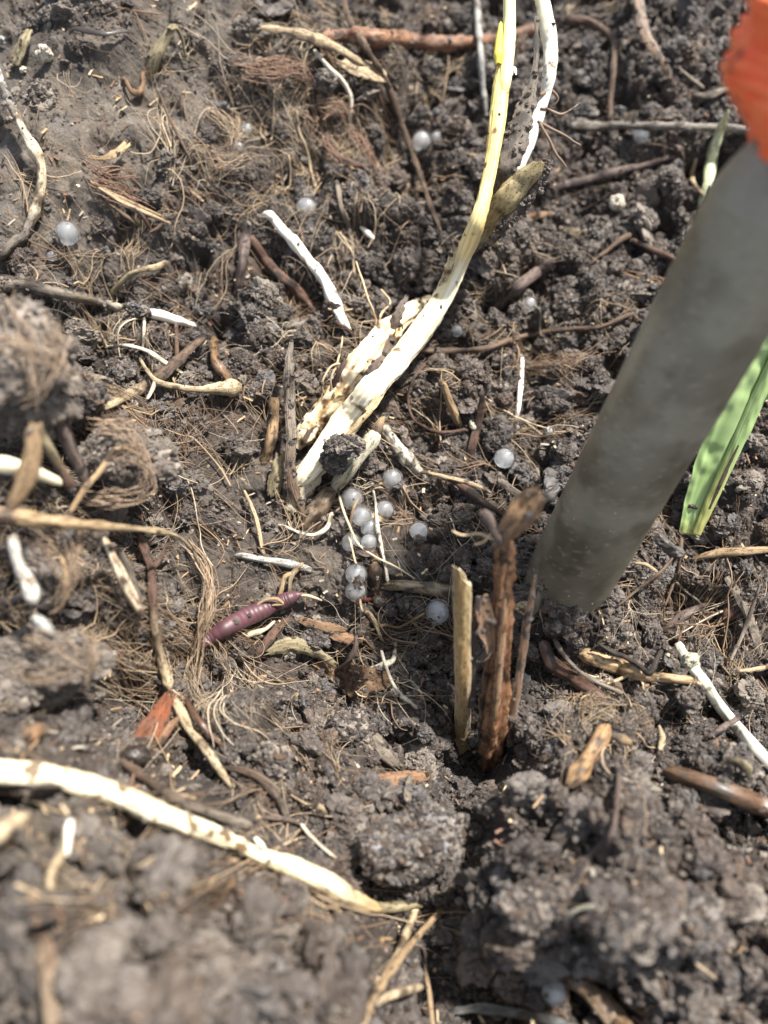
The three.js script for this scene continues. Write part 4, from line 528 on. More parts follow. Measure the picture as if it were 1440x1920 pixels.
for (const [px, py, l, r, sq, label] of [[1062, 1150, 1.5, 2.6, [1.5, .8, 1], 'fibrous grey clod heaped against the shaft base'], [1080, 1190, 1.5, 1.8, [1, .9, 1], 'small pale clod below the shaft base'], [750, 1585, 1, 4.3, [1.5, .75, .9], 'large bluish wet clod below the tan wood chip'], [610, 152, 1.5, 1.5, [1, 1, 1.1], 'round dark clod in the brown fibres at the top'], [652, 834, 7, 1.7, [1.9, .5, .8], 'dark clod stuck across the thick white shoot base'], [628, 866, 5.6, 1.6, [1, .8, 1], 'wet dark clod between the white shoots and the small pale one'], [255, 582, 1.4, 1.4, [1.3, .9, 1], 'dark clod around the bright white root tip'], [165, 745, 1, 2.2, [1, .9, 1], 'cluster like dark clod below the left bank'], [232, 705, .8, 2.6, [1, .9, 1], 'largest dark clod in the left hollow'], [1080, 570, 1.4, 2.9, [1.5, .7, .8], 'smooth grey clod right of the purple grey stick'], [500, 1430, 1, 2.6, [1.2, .9, 1], 'grey clod right of the long thin root end'], [650, 1370, .8, 3.4, [1.2, .8, 1.1], 'broad grey clod left of the greyish straw'], [735, 960, .6, .7, [1.5, .8, 1], 'dark scrap of soil covering the bright white rimmed egg'], [1165, 1745, 2, 3, [1.2, .9, 1], 'blurred round clod at the front of the lower right heap'], [1000, 1690, 2, 3.2, [1.3, .8, 1], 'ragged clod at the left edge of the lower right heap'], [1290, 1740, 2, 3.2, [1.1, .9, 1], 'large round clod at the lower right edge of the heap'], [34, 690, 80, 6.6, [1.15, .8, 1.1], 'large blurred dusty clod topping the left bank'], [236, 862, 90, 4.4, [1.2, .7, 1], 'round dusty clod in the fibre ball on the left bank'], [80, 1245, 81, 4.6, [1.4, .6, 1.1], 'flat dusty clod low on the left bank'], [905, 1385, 1, 1.6, [1.4, .8, 1], 'pale crumbly clod at the foot of the cut straw']])
  thing('soil_clod', label, 'clod', grit(lump(place(px, py, l), r * .7, { color: /bluish/.test(label) ? 'slate' : /grey|pale|dusty/.test(label) ? 'mud' : 'loam', dirt: .5, squash: sq, amp: /dusty/.test(label) ? .8 : .6, fine: .22, detail: 26, euler: false }), /dusty/.test(label) ? mute(palette.mud[1], .3) : null), M.crumbClod);
for (const [px, py, r, label] of [[710, 1128, .95, 'round blackish seed below the touching egg pair'], [675, 1188, .75, 'left of three black seeds above the brown leaf litter'], [722, 1186, .7, 'middle of three black seeds above the brown leaf litter'], [738, 1190, .5, 'right of three black seeds above the brown leaf litter'], [578, 935, 1.0, 'black flat seed at the foot of the thick white shoot'], [256, 1418, 1.3, 'dark round seed below the red brown bark chip'], [748, 1116, .6, 'small bluish seed right of the blackish seed']])
  thing('seed', label, 'seed', lump(place(px, py, .6), r, { color: 'dark', amp: .2, fine: .05, dirt: .3, squash: [.85, .9, 1.15] }), M.wet);
thing('seed', 'glossy brown oval seed at the right edge left of the grey flat strip', 'seed', lump(place(1368, 1145, .8), 1.25, { color: 'red', amp: .1, fine: .02, dirt: .2, squash: [.8, .9, 1.25], euler: new THREE.Euler(0, -.6, 0) }), M.wet);
thing('seed', 'reddish tan seed blurred on the lower left bank', 'seed', lump(place(58, 1378, 1), .95, { color: 'amber', amp: .2, fine: .05, dirt: .2, squash: [.8, 1, 1.4] }), M.dry);
thing('seed', 'shiny green grain beside the brown splinter above the lone egg', 'seed', lump(place(886, 797, 1.6), .6, { color: 'pale', amp: .15, fine: .03, dirt: .4, squash: [.8, .8, 1.3] }), M.wet);
root('tiny red fleck under the touching egg pair', [[677, 1122, 1, 4], [682, 1124, 1, 5], [690, 1124, .8, 4]], { color: ['#a33b36', '#7c2a28', '#4a2020'].map(sRGB), dirt: 0, crumbs: 0 }, M.wet, 'skin_fleck', 'fleck');
// ------------------------------------------------------------------ around the eggs
root('brown bulb like root stub right of the touching egg pair', [[712, 1035, .4, 12], [708, 1065, .8, 14], [704, 1095, .5, 13], [706, 1112, .1, 10]], { color: ['#8d6a4a', '#6e4f38', '#43342a'].map(sRGB), lump: .22, rough: .14, dirt: .42, crumbs: 3 }, M.dry);
root('pale translucent root buried left of the cut straw', [[735, 1096, .4, 11], [765, 1098, .8, 14], [800, 1102, .8, 16], [850, 1112, .4, 16]], { color: ['#c2ab84', '#a08a68', '#5c4c3a'].map(sRGB), dirt: .35, crumbs: 1 }, M.wet);
root('white hair root running down past the right of the egg cluster', [[700, 920, 2, 3], [705, 950, 2, 3], [708, 990, 1.8, 4], [716, 1030, 1.8, 4], [724, 1072, 1, 4]], { color: 'white', dirt: .15, crumbs: .2 }, M.dry);
root('yellowish hair root crossing below the egg cluster', [[632, 905, 2.2, 2.5], [640, 945, 3, 3], [655, 985, 3, 3], [672, 1020, 2.4, 3], [700, 1042, 2, 2.5], [740, 1062, 1.6, 2.5], [770, 1080, 1, 2]], { color: 'cream', dirt: .1, crumbs: .1 }, M.dry);
root('short hair root hanging over the touching egg pair', [[654, 1002, 2, 2.5], [660, 1028, 2.2, 2.5], [666, 1052, 2.6, 3], [670, 1062, 2.4, 2]], { color: 'cream', dirt: .1, crumbs: .1 }, M.dry);
root('curved tan hair root on the bluish middle egg', [[672, 935, 3, 2.5], [664, 950, 3.6, 3], [659, 968, 3.2, 3], [657, 985, 2.4, 2.5]], { color: 'tan', dirt: .1, crumbs: 0 }, M.dry);
root('tan rootlet from the touching egg pair to the leaf litter', [[674, 1120, 1, 3], [680, 1145, 1.4, 3], [692, 1150, 1.4, 4], [702, 1165, 1.4, 5], [710, 1185, 1, 4]], { color: 'straw', dirt: .15, crumbs: .2 }, M.dry);
root('wiry rootlet reaching left from the large clear egg', [[796, 1150, 1.6, 3], [770, 1165, 1.8, 3], [745, 1176, 1.8, 3], [720, 1172, 1.6, 3], [700, 1180, 1, 2.5]], { color: 'tan', dirt: .15, crumbs: .4 }, M.dry);
thing('skin_scrap', 'reddish brown skin scrap below the egg cluster', 'skin scrap', band([[668, 1030, 1.4, 6], [685, 1036, 2, 9], [705, 1034, 2, 5]], { color: 'purple', ragged: .5, dirt: .2, jag: .8 }), M.dry);
thing('skin_scrap', 'tan papery scrap between the middle and right cluster eggs', 'skin scrap', band([[696, 962, 2, 5], [708, 970, 2.4, 8], [722, 974, 2.2, 5]], { color: 'straw', ragged: .5, dirt: .3, jag: .8 }), M.dry);
root('white thin forked rootlet at the foot of the withered stalk', [[532, 986, .8, 3], [560, 998, 1, 4], [590, 1003, 1.2, 4], [612, 990, 1.4, 5], [622, 962, 1.2, 4]], { color: 'white', dirt: .15, crumbs: .1 }, M.dry);
root('tan white thin root standing left of the forked rootlet', [[458, 920, 1.4, 3], [470, 945, 1.8, 4], [480, 972, 1.6, 5], [492, 1028, .6, 4]], { color: 'straw', dirt: .12, crumbs: .2 }, M.dry);
root('bluish white root half buried above the earthworm', [[455, 1042, .2, 6], [480, 1047, .6, 7], [515, 1052, .8, 8], [545, 1058, .8, 9], [575, 1066, .2, 7]], { color: 'bluish', dirt: .25, crumbs: .3 });
thing('branched_root', 'tan y shaped rootlet above the head of the earthworm', 'root', [['main_root', run([[568, 1056, 1.8, 4], [556, 1068, 2, 5], [546, 1082, 1.8, 4], [543, 1105, 1, 4]], { color: 'straw', dirt: .2 }), M.dry], ['side_root', run([[552, 1074, 2, 4], [534, 1082, 1.6, 6], [528, 1104, 1, 5]], { color: 'tan', dirt: .3 }), M.dry]]);
root('cream rootlet lying against the belly of the earthworm', [[468, 1190, 1, 5], [485, 1185, 1.4, 5], [500, 1178, 1.6, 4], [515, 1165, 1.4, 2.5]], { color: 'cream', dirt: .15, crumbs: .2 }, M.dry);
root('cream rootlet pointing at the head of the earthworm', [[562, 1116, 1, 3], [575, 1117, 1.2, 4], [588, 1120, .8, 3]], { color: 'cream', dirt: .05, crumbs: 0 }, M.dry);
root('tan hair root looped over the back of the earthworm', [[482, 1134, 2.4, 2.5], [500, 1124, 3, 3], [520, 1124, 3.2, 4], [530, 1132, 2.8, 3], [510, 1135, 3.2, 2]], { color: 'tan', dirt: .1, crumbs: .2 }, M.dry);
root('brown bark splinter under the tail of the earthworm', [[488, 1222, .8, 9], [500, 1205, 1.2, 10], [512, 1188, 1.2, 9], [528, 1172, .8, 7]], { color: 'red', dirt: .35, crumbs: 1, flat: .6 }, M.dry, 'splinter', 'splinter');
// fibre hanks
function hank(label, lines, n, spread, r, tones, category = 'root fibres') {
  const list = []; for (let i = 0; i < n; i++) { const l = lines[i % lines.length], ox = rr(-1, 1) * spread, oy = rr(-1, 1) * spread, ph = rnd() * 50, P = l.map(([x, y, h], k) => place(x + ox * (.4 + .6 * vn2(k * .9, ph, 1) ** 2) + 7 * vn2(k, ph, 2), y + oy * .6 + 7 * vn2(k, ph, 3), h >= 40 ? h + rr(-.8, .8) : h + rr(0, 1.3)));
    const c = new THREE.CatmullRomCurve3(P, false, 'centripetal'), t0 = rnd() < .5 ? 0 : rr(0, .5), t1 = t0 + (1 - t0) * rr(.45, 1), w = rr(.08, .4), pts = []; for (let k = 0; k <= 18; k++) { const q = c.getPoint(lerp(t0, t1, k / 18)); pts.push(q.add(V3(w * vn2(k / 3.5, ph, 5), .7 * w * vn2(k / 3.5, ph, 6), w * vn2(k / 3.5, ph, 7)))); }
    list.push({ P: pts, r: r * rr(.35, 1.25), c: mute(mix3(sRGB(tones[0]), sRGB(tones[1]), rnd()), .45) }); }
  thing('root_fibres', label, category, hairs(list), M.fibre, null, undefined);
}
hank('hanging hank of tan fibres draped over the tail of the earthworm', [[[378, 1050, 3], [392, 1090, 3.4], [392, 1140, 3.4], [382, 1190, 3], [362, 1240, 2.4]], [[362, 1030, 3], [388, 1070, 3.4], [390, 1130, 3.6], [378, 1200, 3], [370, 1290, 2]], [[350, 1012, 2.6], [385, 1060, 3.4], [394, 1110, 3.4], [380, 1170, 3], [378, 1250, 2.4], [395, 1310, 1.6]]], 46, 14, .085, ['#b59468', '#84653f']);
hank('loose straw fibres fanning below the tan hank', [[[385, 1195, 3], [410, 1230, 2.6], [430, 1260, 2], [436, 1300, 1.4]], [[378, 1220, 3], [365, 1280, 2.4], [395, 1320, 1.8], [440, 1345, 1]], [[360, 1220, 3], [350, 1260, 2.6], [372, 1300, 2], [385, 1335, 1]]], 22, 18, .06, ['#c9ab78', '#8f6c42']);
hank('brown fibre mat combed to the right above the dull egg, top middle', [[[440, 115, 2], [490, 125, 2.8], [540, 138, 3], [585, 165, 2]], [[450, 135, 2], [510, 140, 3], [560, 128, 3], [590, 150, 1.8]], [[480, 120, 2], [530, 118, 3.2], [570, 135, 3], [580, 160, 2]]], 60, 22, .075, ['#a3744c', '#6b452c']);
hank('fuzzy tan fibre knot below the round dark clod', [[[600, 195, 2], [630, 200, 3], [650, 215, 2.4], [625, 225, 2]], [[610, 210, 2], [640, 190, 3], [655, 205, 2], [640, 232, 1.4]], [[560, 200, 1.6], [585, 225, 2], [575, 245, 1.6]]], 40, 22, .06, ['#b48a5c', '#8a6240']);
hank('dry reddish brown fibres matted left of the upper hollow', [[[165, 300, 2], [195, 330, 2.6], [225, 345, 2.4], [262, 350, 1.6]], [[170, 345, 2], [210, 360, 2.6], [250, 380, 2.6], [300, 402, 1.8]], [[190, 320, 2], [230, 325, 2.8], [262, 330, 1.8]]], 60, 22, .075, ['#9a6a42', '#6b4028']);
thing('dry_straw', 'splayed golden straw bundle below the reddish brown fibres', 'straw', [['stalk', run([[170, 340, 2.4, 3], [205, 362, 3.2, 5], [250, 382, 3.2, 5], [302, 405, 2, 3]], { color: 'tan', dirt: .05, crumbs: 0 }), M.dry], ['stalk', run([[200, 378, 2, 4], [232, 402, 2.6, 5], [262, 424, 2, 3]], { color: 'brown', dirt: .1, crumbs: .1 }), M.dry], ['stalk', run([[240, 372, 3, 4], [265, 400, 3, 6], [285, 435, 2, 3]], { color: 'red', dirt: .1, crumbs: .1 }), M.dry], ['stalk', run([[308, 400, 2, 3], [298, 425, 2.4, 4], [280, 436, 2.2, 2]], { color: 'brown', dirt: .1, crumbs: 0 }), M.dry], ['stalk', run([[185, 352, 3, 3], [230, 380, 3.6, 4], [275, 400, 3.4, 4], [320, 420, 2, 2]], { color: 'straw', dirt: .05, crumbs: 0 }), M.dry]]);
thing('straw_wisp', 'short golden wisp of split straw above the reddish brown fibres', 'straw', band([[162, 292, 1.6, 3], [190, 296, 2.2, 5], [212, 288, 2.4, 9], [236, 268, 1.8, 8]], { color: 'tan', thick: .15, curl: -.3, ragged: .5, ridge: .3, dirt: .1, jag: 1.4 }), M.dry);
hank('tangled pale fibres around the wet clear egg, upper left', [[[385, 210, 1.6], [420, 235, 2.4], [450, 255, 2.6], [480, 260, 1.6]], [[400, 290, 1.6], [430, 300, 2.4], [470, 290, 2.4], [495, 310, 1.6]], [[420, 200, 1.6], [440, 225, 2.4], [438, 265, 2.4], [425, 300, 1.6]]], 46, 26, .06, ['#b99a6c', '#84643f']);
hank('brown fibres hanging down the middle of the upper hollow', [[[605, 255, 1.6], [620, 285, 2.4], [650, 305, 2.4], [690, 312, 1.4]], [[650, 235, 1.6], [665, 270, 2.2], [690, 300, 2], [715, 345, 1.2]], [[660, 240, 1.6], [688, 270, 2], [705, 310, 2], [718, 345, 1.2]]], 24, 12, .07, ['#a06a44', '#6f4a30']);
hank('pale fibre fan right of the level brown root, beside the shaft', [[[1000, 685, 1.6], [1040, 672, 2.4], [1080, 680, 2.4], [1130, 700, 1.4]], [[990, 690, 1.6], [1040, 690, 2.4], [1090, 665, 2.4], [1150, 640, 1.4]], [[1010, 675, 1.6], [1050, 700, 2], [1070, 720, 1.2]]], 40, 22, .06, ['#b08a58', '#7c5836']);
hank('curly pale fibres above the amber stub in the lower right', [[[1090, 1325, 2], [1110, 1310, 3], [1140, 1320, 3], [1150, 1350, 2]], [[1100, 1350, 2], [1130, 1335, 3], [1155, 1335, 2.6], [1145, 1365, 1.8]], [[1095, 1345, 2], [1105, 1320, 3], [1130, 1305, 2.6]]], 34, 24, .055, ['#b2945f', '#7a5a38']);
hank('dusty fibre ball on the left bank beside the sticks', [[[180, 800, 84], [230, 810, 85], [265, 850, 86], [280, 900, 87]], [[200, 870, 84], [240, 850, 84], [275, 870, 85], [262, 925, 86]], [[170, 930, 83], [220, 935, 84], [280, 915, 86], [255, 845, 86]], [[190, 790, 85], [240, 790, 86], [270, 830, 87]]], 70, 26, .08, ['#b08d63', '#735237']);
hank('fibres hanging off the left bank below the bridging root', [[[110, 1000, 79], [135, 1060, 79], [125, 1110, 78], [80, 1150, 78]], [[60, 1000, 76], [100, 1060, 77], [130, 1120, 78]], [[150, 1000, 81], [140, 1060, 80], [120, 1140, 79]]], 46, 26, .075, ['#b0905f', '#745236']);
root('forked tan root arching over the left bank sticks', [[132, 960, 80, 5], [160, 915, 81, 6], [190, 880, 82, 6], [212, 845, 83, 5], [236, 840, 84, 4], [268, 860, 86, 4]], { color: 'tan', dirt: .15, crumbs: .3 }, M.dry);
// ------------------------------------------------------------------ leaf litter in the dark trough
thing('dead_leaf', 'curled brown leaf scrap lying in the trough below the eggs', 'leaf', band([[592, 1240, .8, 8], [640, 1262, 1.8, 26], [690, 1278, 1.8, 28], [735, 1270, .8, 12]], { color: 'amber', thick: .18, curl: .3, ragged: .6, dirt: .45, cols: 18, jag: 2 }), M.dry);
thing('dead_leaf', 'folded brown leaf edge left of the curled leaf scrap', 'leaf', band([[500, 1222, .8, 8], [545, 1210, 2, 14], [590, 1222, 2.2, 12], [628, 1246, 1, 6]], { color: 'olive', thick: .18, curl: -.6, ragged: .5, dirt: .4, cols: 14, jag: 1 }), M.dry);
thing('bark_chip', 'orange brown bark sliver above the folded leaf edge', 'bark', band([[560, 1162, 1, 5], [585, 1170, 1.4, 10], [615, 1176, 1.6, 10], [650, 1182, 1, 4]], { color: 'amber', thick: .3, curl: -.3, ragged: .4, dirt: .2 }), M.dry);
thing('bark_chip', 'ragged tan bark sliver just below the orange brown one', 'bark', band([[610, 1184, 1, 6], [640, 1196, 1.6, 12], [680, 1200, 1, 6]], { color: 'orange', thick: .3, curl: -.2, ragged: .6, dirt: .2 }), M.dry);
root('purple thin stem standing in the curled leaf scrap', [[668, 1192, 2, 4], [666, 1215, 2.2, 5], [652, 1240, 1.6, 5], [634, 1255, 1, 4]], { color: 'purple', dirt: .15, crumbs: .3 }, M.dry);
root('pale green rootlet lying on the curled leaf scrap', [[655, 1257, 2, 3], [685, 1257, 2.4, 5], [712, 1250, 2.6, 7], [735, 1240, 2.6, 8], [740, 1222, 2.2, 5], [742, 1205, 1.6, 3]], { color: 'pale', dirt: .1, crumbs: .1 }, M.dry);
root('white hair root curving down right of the curled leaf scrap', [[715, 1220, 3, 3], [724, 1250, 3.4, 4], [736, 1280, 2.8, 4], [750, 1302, 2, 4], [768, 1316, 1, 4]], { color: 'white', dirt: .05, crumbs: 0 }, M.dry);
thing('bark_chip', 'red brown bark chip standing blurred on the lower left bank', 'bark', [['chip', band([[252, 1420, 87, 28], [275, 1380, 87.5, 28], [295, 1345, 88, 18], [318, 1302, 88.5, 9]], { color: 'red', thick: .7, curl: -.3, ragged: .4, dirt: .1, crumbs: .2, jag: 1.5, tint: (c, t, s, q) => mix3(c, sRGB('#c07048'), .45 + .3 * vn3(q.x, q.y, q.z)) }), M.dry], ['splinter', run([[300, 1395, 87.5, 7], [318, 1365, 88, 8], [335, 1345, 88.5, 4]], { color: 'orange', dirt: .15, crumbs: 0 }), M.dry]]);
root('small red brown root right of the long thin root', [[352, 1318, 1, 5], [362, 1335, 1.8, 8], [378, 1358, 1.8, 8], [392, 1375, 1.4, 7], [408, 1390, .6, 4]], { color: 'red', dirt: .15, crumbs: .5 }, M.wet);
root('brown grass root bent around the grey clods, lower middle', [[422, 1440, 1, 5], [455, 1445, 2, 8], [490, 1460, 2.2, 9], [520, 1490, 2, 11], [535, 1525, 1.4, 10], [545, 1545, .8, 6]], { color: 'brown', color2: 'grey', flat: .5, ridge: .14, dirt: .2, crumbs: .4 }, M.dry);
root('long weathered stem behind the thick cream root', [[225, 1425, 2.4, 6], [262, 1450, 2.6, 9], [300, 1478, 2.8, 10], [350, 1508, 2.8, 11], [410, 1530, 2.8, 10], [470, 1548, 2.4, 8]], { color: 'brown', color2: 'grey', dirt: .25, crumbs: .6, flat: .7 }, M.dry, 'plant_stalk', 'stalk');
root('reddish dry stem right of the long weathered stem', [[484, 1532, 1.6, 5], [515, 1534, 1.8, 6], [545, 1538, 1.6, 5], [562, 1545, 1, 4]], { color: 'purple', dirt: .25, crumbs: .6 }, M.dry, 'plant_stalk', 'stalk');
root('small white root tip beside the thick cream root', [[478, 1572, 2, 5], [488, 1582, 2.4, 6], [497, 1594, 1.6, 4]], { color: 'white', dirt: 0, crumbs: 0 }, M.clean);
root('fine white hair root left of the large bluish clod', [[545, 1490, 1.4, 2.5], [575, 1508, 1.8, 3], [600, 1512, 2, 5], [612, 1525, 1.4, 4]], { color: 'straw', dirt: .1, crumbs: .1 }, M.dry);
root('thin pale root slanting below the fine white hair root', [[565, 1545, 1.6, 4], [585, 1570, 1.8, 4], [618, 1600, 1, 3]], { color: 'white', dirt: .2, crumbs: .2 }, M.dry);
thing('wood_chip', 'golden brown split wood chip above the large bluish clod', 'wood chip', [['chip', band([[692, 1468, 2.2, 13], [730, 1466, 2.6, 16], [770, 1462, 2.6, 15], [808, 1456, 2.2, 8]], { color: 'orange', thick: 1.1, curl: -.25, ragged: .2, ridge: .15, dirt: .15, crumbs: .3 }), M.dry], ['cross_sliver', band([[764, 1500, 2, 7], [766, 1470, 3.8, 7], [770, 1452, 4, 4]], { color: 'grey', thick: .3, ragged: .3, dirt: .2 }), M.dry]]);
thing('straw_piece', 'greyish flattened straw slanting above the golden wood chip', 'straw', band([[678, 1355, 1.6, 8], [698, 1382, 2, 13], [722, 1412, 2, 16], [748, 1438, 1.4, 9]], { color: 'grey', thick: .3, curl: -.3, ragged: .2, ridge: .25, dirt: .2, jag: 1 }), M.dry);
root('amber barkless stub poking out of the lower right heap', [[1138, 1362, 87.5, 12], [1125, 1385, 86, 19], [1105, 1418, 84.5, 20], [1085, 1450, 83, 21], [1070, 1472, 82.3, 15]], { color: ['#c99a58', '#a87a44', '#5c4834'].map(sRGB), sides: 20, lump: .12, dirt: .34, crumbs: 1.4, endColor: sRGB('#4a3a2c') }, M.plant, 'twig_stub', 'twig');
root('small knob stub right of the amber barkless stub', [[1140, 1378, 87, 11], [1165, 1385, 86.5, 16], [1182, 1392, 86, 15]], { color: 'mud', color2: 'tan', lump: .25, dirt: .4, crumbs: 2 }, M.dry, 'twig_stub', 'twig');
root('glossy brown stem entering at the right edge', [[1252, 1446, 1.4, 14], [1290, 1458, 2, 17], [1330, 1470, 2.4, 18], [1380, 1490, 2.8, 19], [1420, 1506, 3, 21], [1480, 1530, 3.2, 22]], { color: ['#8f6a44', '#6a452c', '#4f4438'].map(sRGB), sides: 22, lump: .06, dirt: .16, crumbs: .6 }, M.wet, 'plant_stalk', 'stalk');
root('brown blurred stem at the bottom edge right of the dark egg', [[1070, 1835, .6, 18], [1098, 1850, 2, 24], [1128, 1880, 3.4, 26], [1160, 1920, 5, 26], [1195, 1985, 7, 24]], { color: ['#a98a64', '#7d5c3e', '#4b3a28'].map(sRGB), sides: 20, lump: .06, dirt: .2, crumbs: .5 }, M.wet, 'plant_stalk', 'stalk');
root('dark bluish leaf stem along the bottom edge', [[850, 1896, 1.4, 9], [900, 1890, 2.4, 10], [960, 1898, 2.8, 11], [1040, 1915, 2.8, 11], [1100, 1940, 2.6, 9]], { color: ['#7c8084', '#5a5e62', '#3c3a38'].map(sRGB), flat: .5, ridge: .15, dirt: .25, crumbs: .6 }, M.wet, 'plant_stalk', 'stalk');
root('dark muddy twig crossing the white jointed runner', [[1328, 1382, 2.4, 5], [1355, 1365, 3.4, 7], [1385, 1345, 3.8, 6], [1415, 1322, 3.6, 4]], { color: 'purple', dirt: .4, crumbs: 2 }, M.dry, 'twig', 'twig');
root('black charred twig lying across the knobbly tan root', [[1120, 1205, 2, 3], [1145, 1222, 3, 6], [1172, 1232, 3.4, 5], [1200, 1250, 3.6, 5], [1218, 1262, 3.6, 6], [1230, 1240, 3.4, 5], [1240, 1220, 3, 4]], { color: 'dark', dirt: .3, crumbs: 1.5 }, M.dry, 'twig', 'twig');
root('red brown flat root bending right under the torn stalk', [[1018, 1205, 1.6, 11], [1034, 1240, 2, 15], [1062, 1262, 2.2, 14], [1095, 1285, 2, 13], [1130, 1305, 1.4, 8]], { color: 'red', flat: .5, ridge: .14, dirt: .2, crumbs: .5 }, M.wet);
root('tan wiry root along the red brown flat root', [[1040, 1200, 3, 5], [1062, 1235, 3.4, 5], [1095, 1265, 3.2, 5], [1125, 1282, 3, 6], [1165, 1300, 2, 6]], { color: 'grey', dirt: .3, crumbs: .8 }, M.dry);
root('short pale rootlet ending at the knobbly tan root', [[1138, 1282, 2.6, 4], [1165, 1272, 2.8, 4], [1192, 1260, 2.8, 3]], { color: 'straw', dirt: .1, crumbs: .2 }, M.dry);
root('thin split straw lying in the lower right crumbs', [[1236, 1360, 2, 5], [1242, 1385, 2.2, 6], [1238, 1405, 1.6, 5]], { color: 'straw', flat: .5, dirt: .2, crumbs: .3 }, M.dry, 'straw', 'straw');
root('muddy dark rootlet hanging on the lower right heap', [[1156, 1430, 2, 5], [1160, 1460, 2.2, 6], [1156, 1510, 2, 6], [1148, 1560, 2, 5], [1110, 1600, 1.6, 5], [1085, 1615, 1, 4]], { color: 'purple', dirt: .3, crumbs: 1 }, M.dry);
root('pale thin root curl at the front of the lower right heap', [[1058, 1725, 2, 4], [1070, 1712, 2.6, 4], [1090, 1702, 2.6, 4], [1112, 1698, 1.6, 3]], { color: 'pale', dirt: .1, crumbs: .1 }, M.dry);
root('pale rootlet hanging under the large round clod', [[1298, 1785, 2.4, 4], [1308, 1808, 2.6, 5], [1325, 1822, 2.4, 5], [1342, 1835, 1.6, 3]], { color: 'straw', dirt: .1, crumbs: .1 }, M.dry);
root('pale frayed wood splinter below the white jointed runner', [[1352, 1432, 1.2, 6], [1380, 1428, 2, 10], [1398, 1440, 2.2, 10], [1405, 1458, 1.6, 4]], { color: 'olive', flat: .5, lump: .25, dirt: .3, crumbs: .8 }, M.dry, 'splinter', 'splinter');
// ------------------------------------------------------------------ green leaf at the right edge
{
  const L = ['#b2cc8a', '#9aba72', '#6c8458'].map(sRGB); palette.green = L; palette.lime = ['#bcc078', '#a5ab62', '#767a48'].map(sRGB);
const ld = depthOf(place(1292, 1000, 1)), lb = (t) => lerp(ld, 91, t);
  const blade = band([[1290, 1002, lb(0), 17], [1310, 950, lb(.1), 27], [1340, 870, lb(.26), 36], [1378, 785, lb(.44), 41], [1420, 690, lb(.63), 43], [1460, 600, lb(.8), 43], [1510, 490, lb(1), 42]], { color: 'lime', color2: 'green', c2a: .0, c2b: .12, thick: .25, curl: -.08, ragged: .02, crumbs: 0, ridge: .02, dirt: -.2, mute: 0, cols: 48, rows: 120, tint: (c, t, s) => mix3(c, sRGB('#b8d894'), clamp(.3 * Math.abs(Math.sin(s * 30)) ** 6 + (Math.abs(s) > .93 ? .3 : 0), 0, .6)) });
  const fold = band([[1306, 1004, lb(0) - .6, 8], [1335, 940, lb(.12) - .8, 11], [1372, 860, lb(.28) - .9, 12], [1412, 770, lb(.46) - 1, 13], [1450, 690, lb(.62) - 1, 13], [1510, 560, lb(.88) - 1, 13]], { color: 'lime', color2: 'green', c2a: .1, c2b: .5, thick: .2, curl: -.4, ragged: .06, ridge: .08, dirt: -.1, crumbs: 0, mute: 0, cols: 14 });
  const scar = band([[1330, 955, lb(.1) - 1.3, 2], [1350, 910, lb(.19) - 1.5, 4], [1370, 866, lb(.27) - 1.5, 3], [1385, 835, lb(.33) - 1.5, 1.5]], { color: 'brown', thick: .1, curl: -.3, ragged: .4, dirt: .3, crumbs: 0 });
  thing('grass_leaf', 'broad green grass blade torn off at its base, at the right edge', 'grass blade', [['blade', blade, M.leaf], ['folded_edge', fold, M.leaf, [['brown_scar', scar, M.dry]], 'yellowish green folded edge']]);
  root('brown hair root straight down from the torn grass blade', [[1278, 1010, 1.6, 4], [1274, 1050, 2, 3], [1262, 1095, 2, 3], [1247, 1136, 1.2, 2.5]], { color: 'brown', dirt: .05, crumbs: .1 }, M.dry);
  root('brown hair root slanting left from the torn grass blade', [[1262, 1045, 2, 3], [1235, 1075, 2.2, 3], [1200, 1102, 2.2, 3], [1160, 1135, 1.2, 2.5]], { color: 'brown', dirt: .05, crumbs: .1 }, M.dry);
}
root('pale thin root left of the slanting brown hair root', [[1190, 1056, 1.2, 3], [1210, 1058, 2, 4], [1225, 1068, 2, 4], [1235, 1076, 1.6, 3]], { color: 'straw', dirt: .05, crumbs: .1 }, M.dry);
root('grey hair root right of the straight brown hair root', [[1265, 1090, 1, 3], [1285, 1108, 1.4, 3], [1310, 1128, 1, 3]], { color: 'grey', dirt: .15, crumbs: .2 }, M.dry);
root('tan stem lying level below the torn grass blade', [[1322, 1042, 1, 6], [1350, 1036, 1.6, 8], [1390, 1034, 1.8, 8], [1450, 1030, 1.6, 7]], { color: 'tan', dirt: .25, crumbs: .4, flat: .6 }, M.dry, 'plant_stalk', 'stalk');
thing('grass_leaf', 'grey flat withered grass strip at the right edge', 'grass blade', band([[1362, 1082, 1.4, 6], [1385, 1115, 2, 9], [1405, 1155, 2.2, 9], [1420, 1200, 2, 8], [1432, 1250, 1.2, 5]], { color: 'grey', thick: .12, curl: -.2, ragged: .2, ridge: .15, dirt: .2 }), M.dry);
root('thin grey stalk crossing the grey flat strip', [[1425, 1095, 3, 3], [1410, 1140, 3.4, 4], [1392, 1190, 3, 4], [1370, 1238, 2, 3]], { color: 'grey', dirt: .1, crumbs: .2 }, M.dry);
root('purplish root scrap left of the glossy brown seed', [[1262, 1168, .8, 8], [1285, 1152, 1.4, 10], [1308, 1140, 1.4, 7], [1322, 1134, .8, 4]], { color: 'purple', dirt: .2, crumbs: .6 }, M.dry);
root('pale root remnant along the right edge above the jointed runner', [[1380, 1258, 1.6, 3], [1410, 1256, 2, 5], [1450, 1248, 2, 6]], { color: 'straw', dirt: .25, crumbs: .3 }, M.dry);
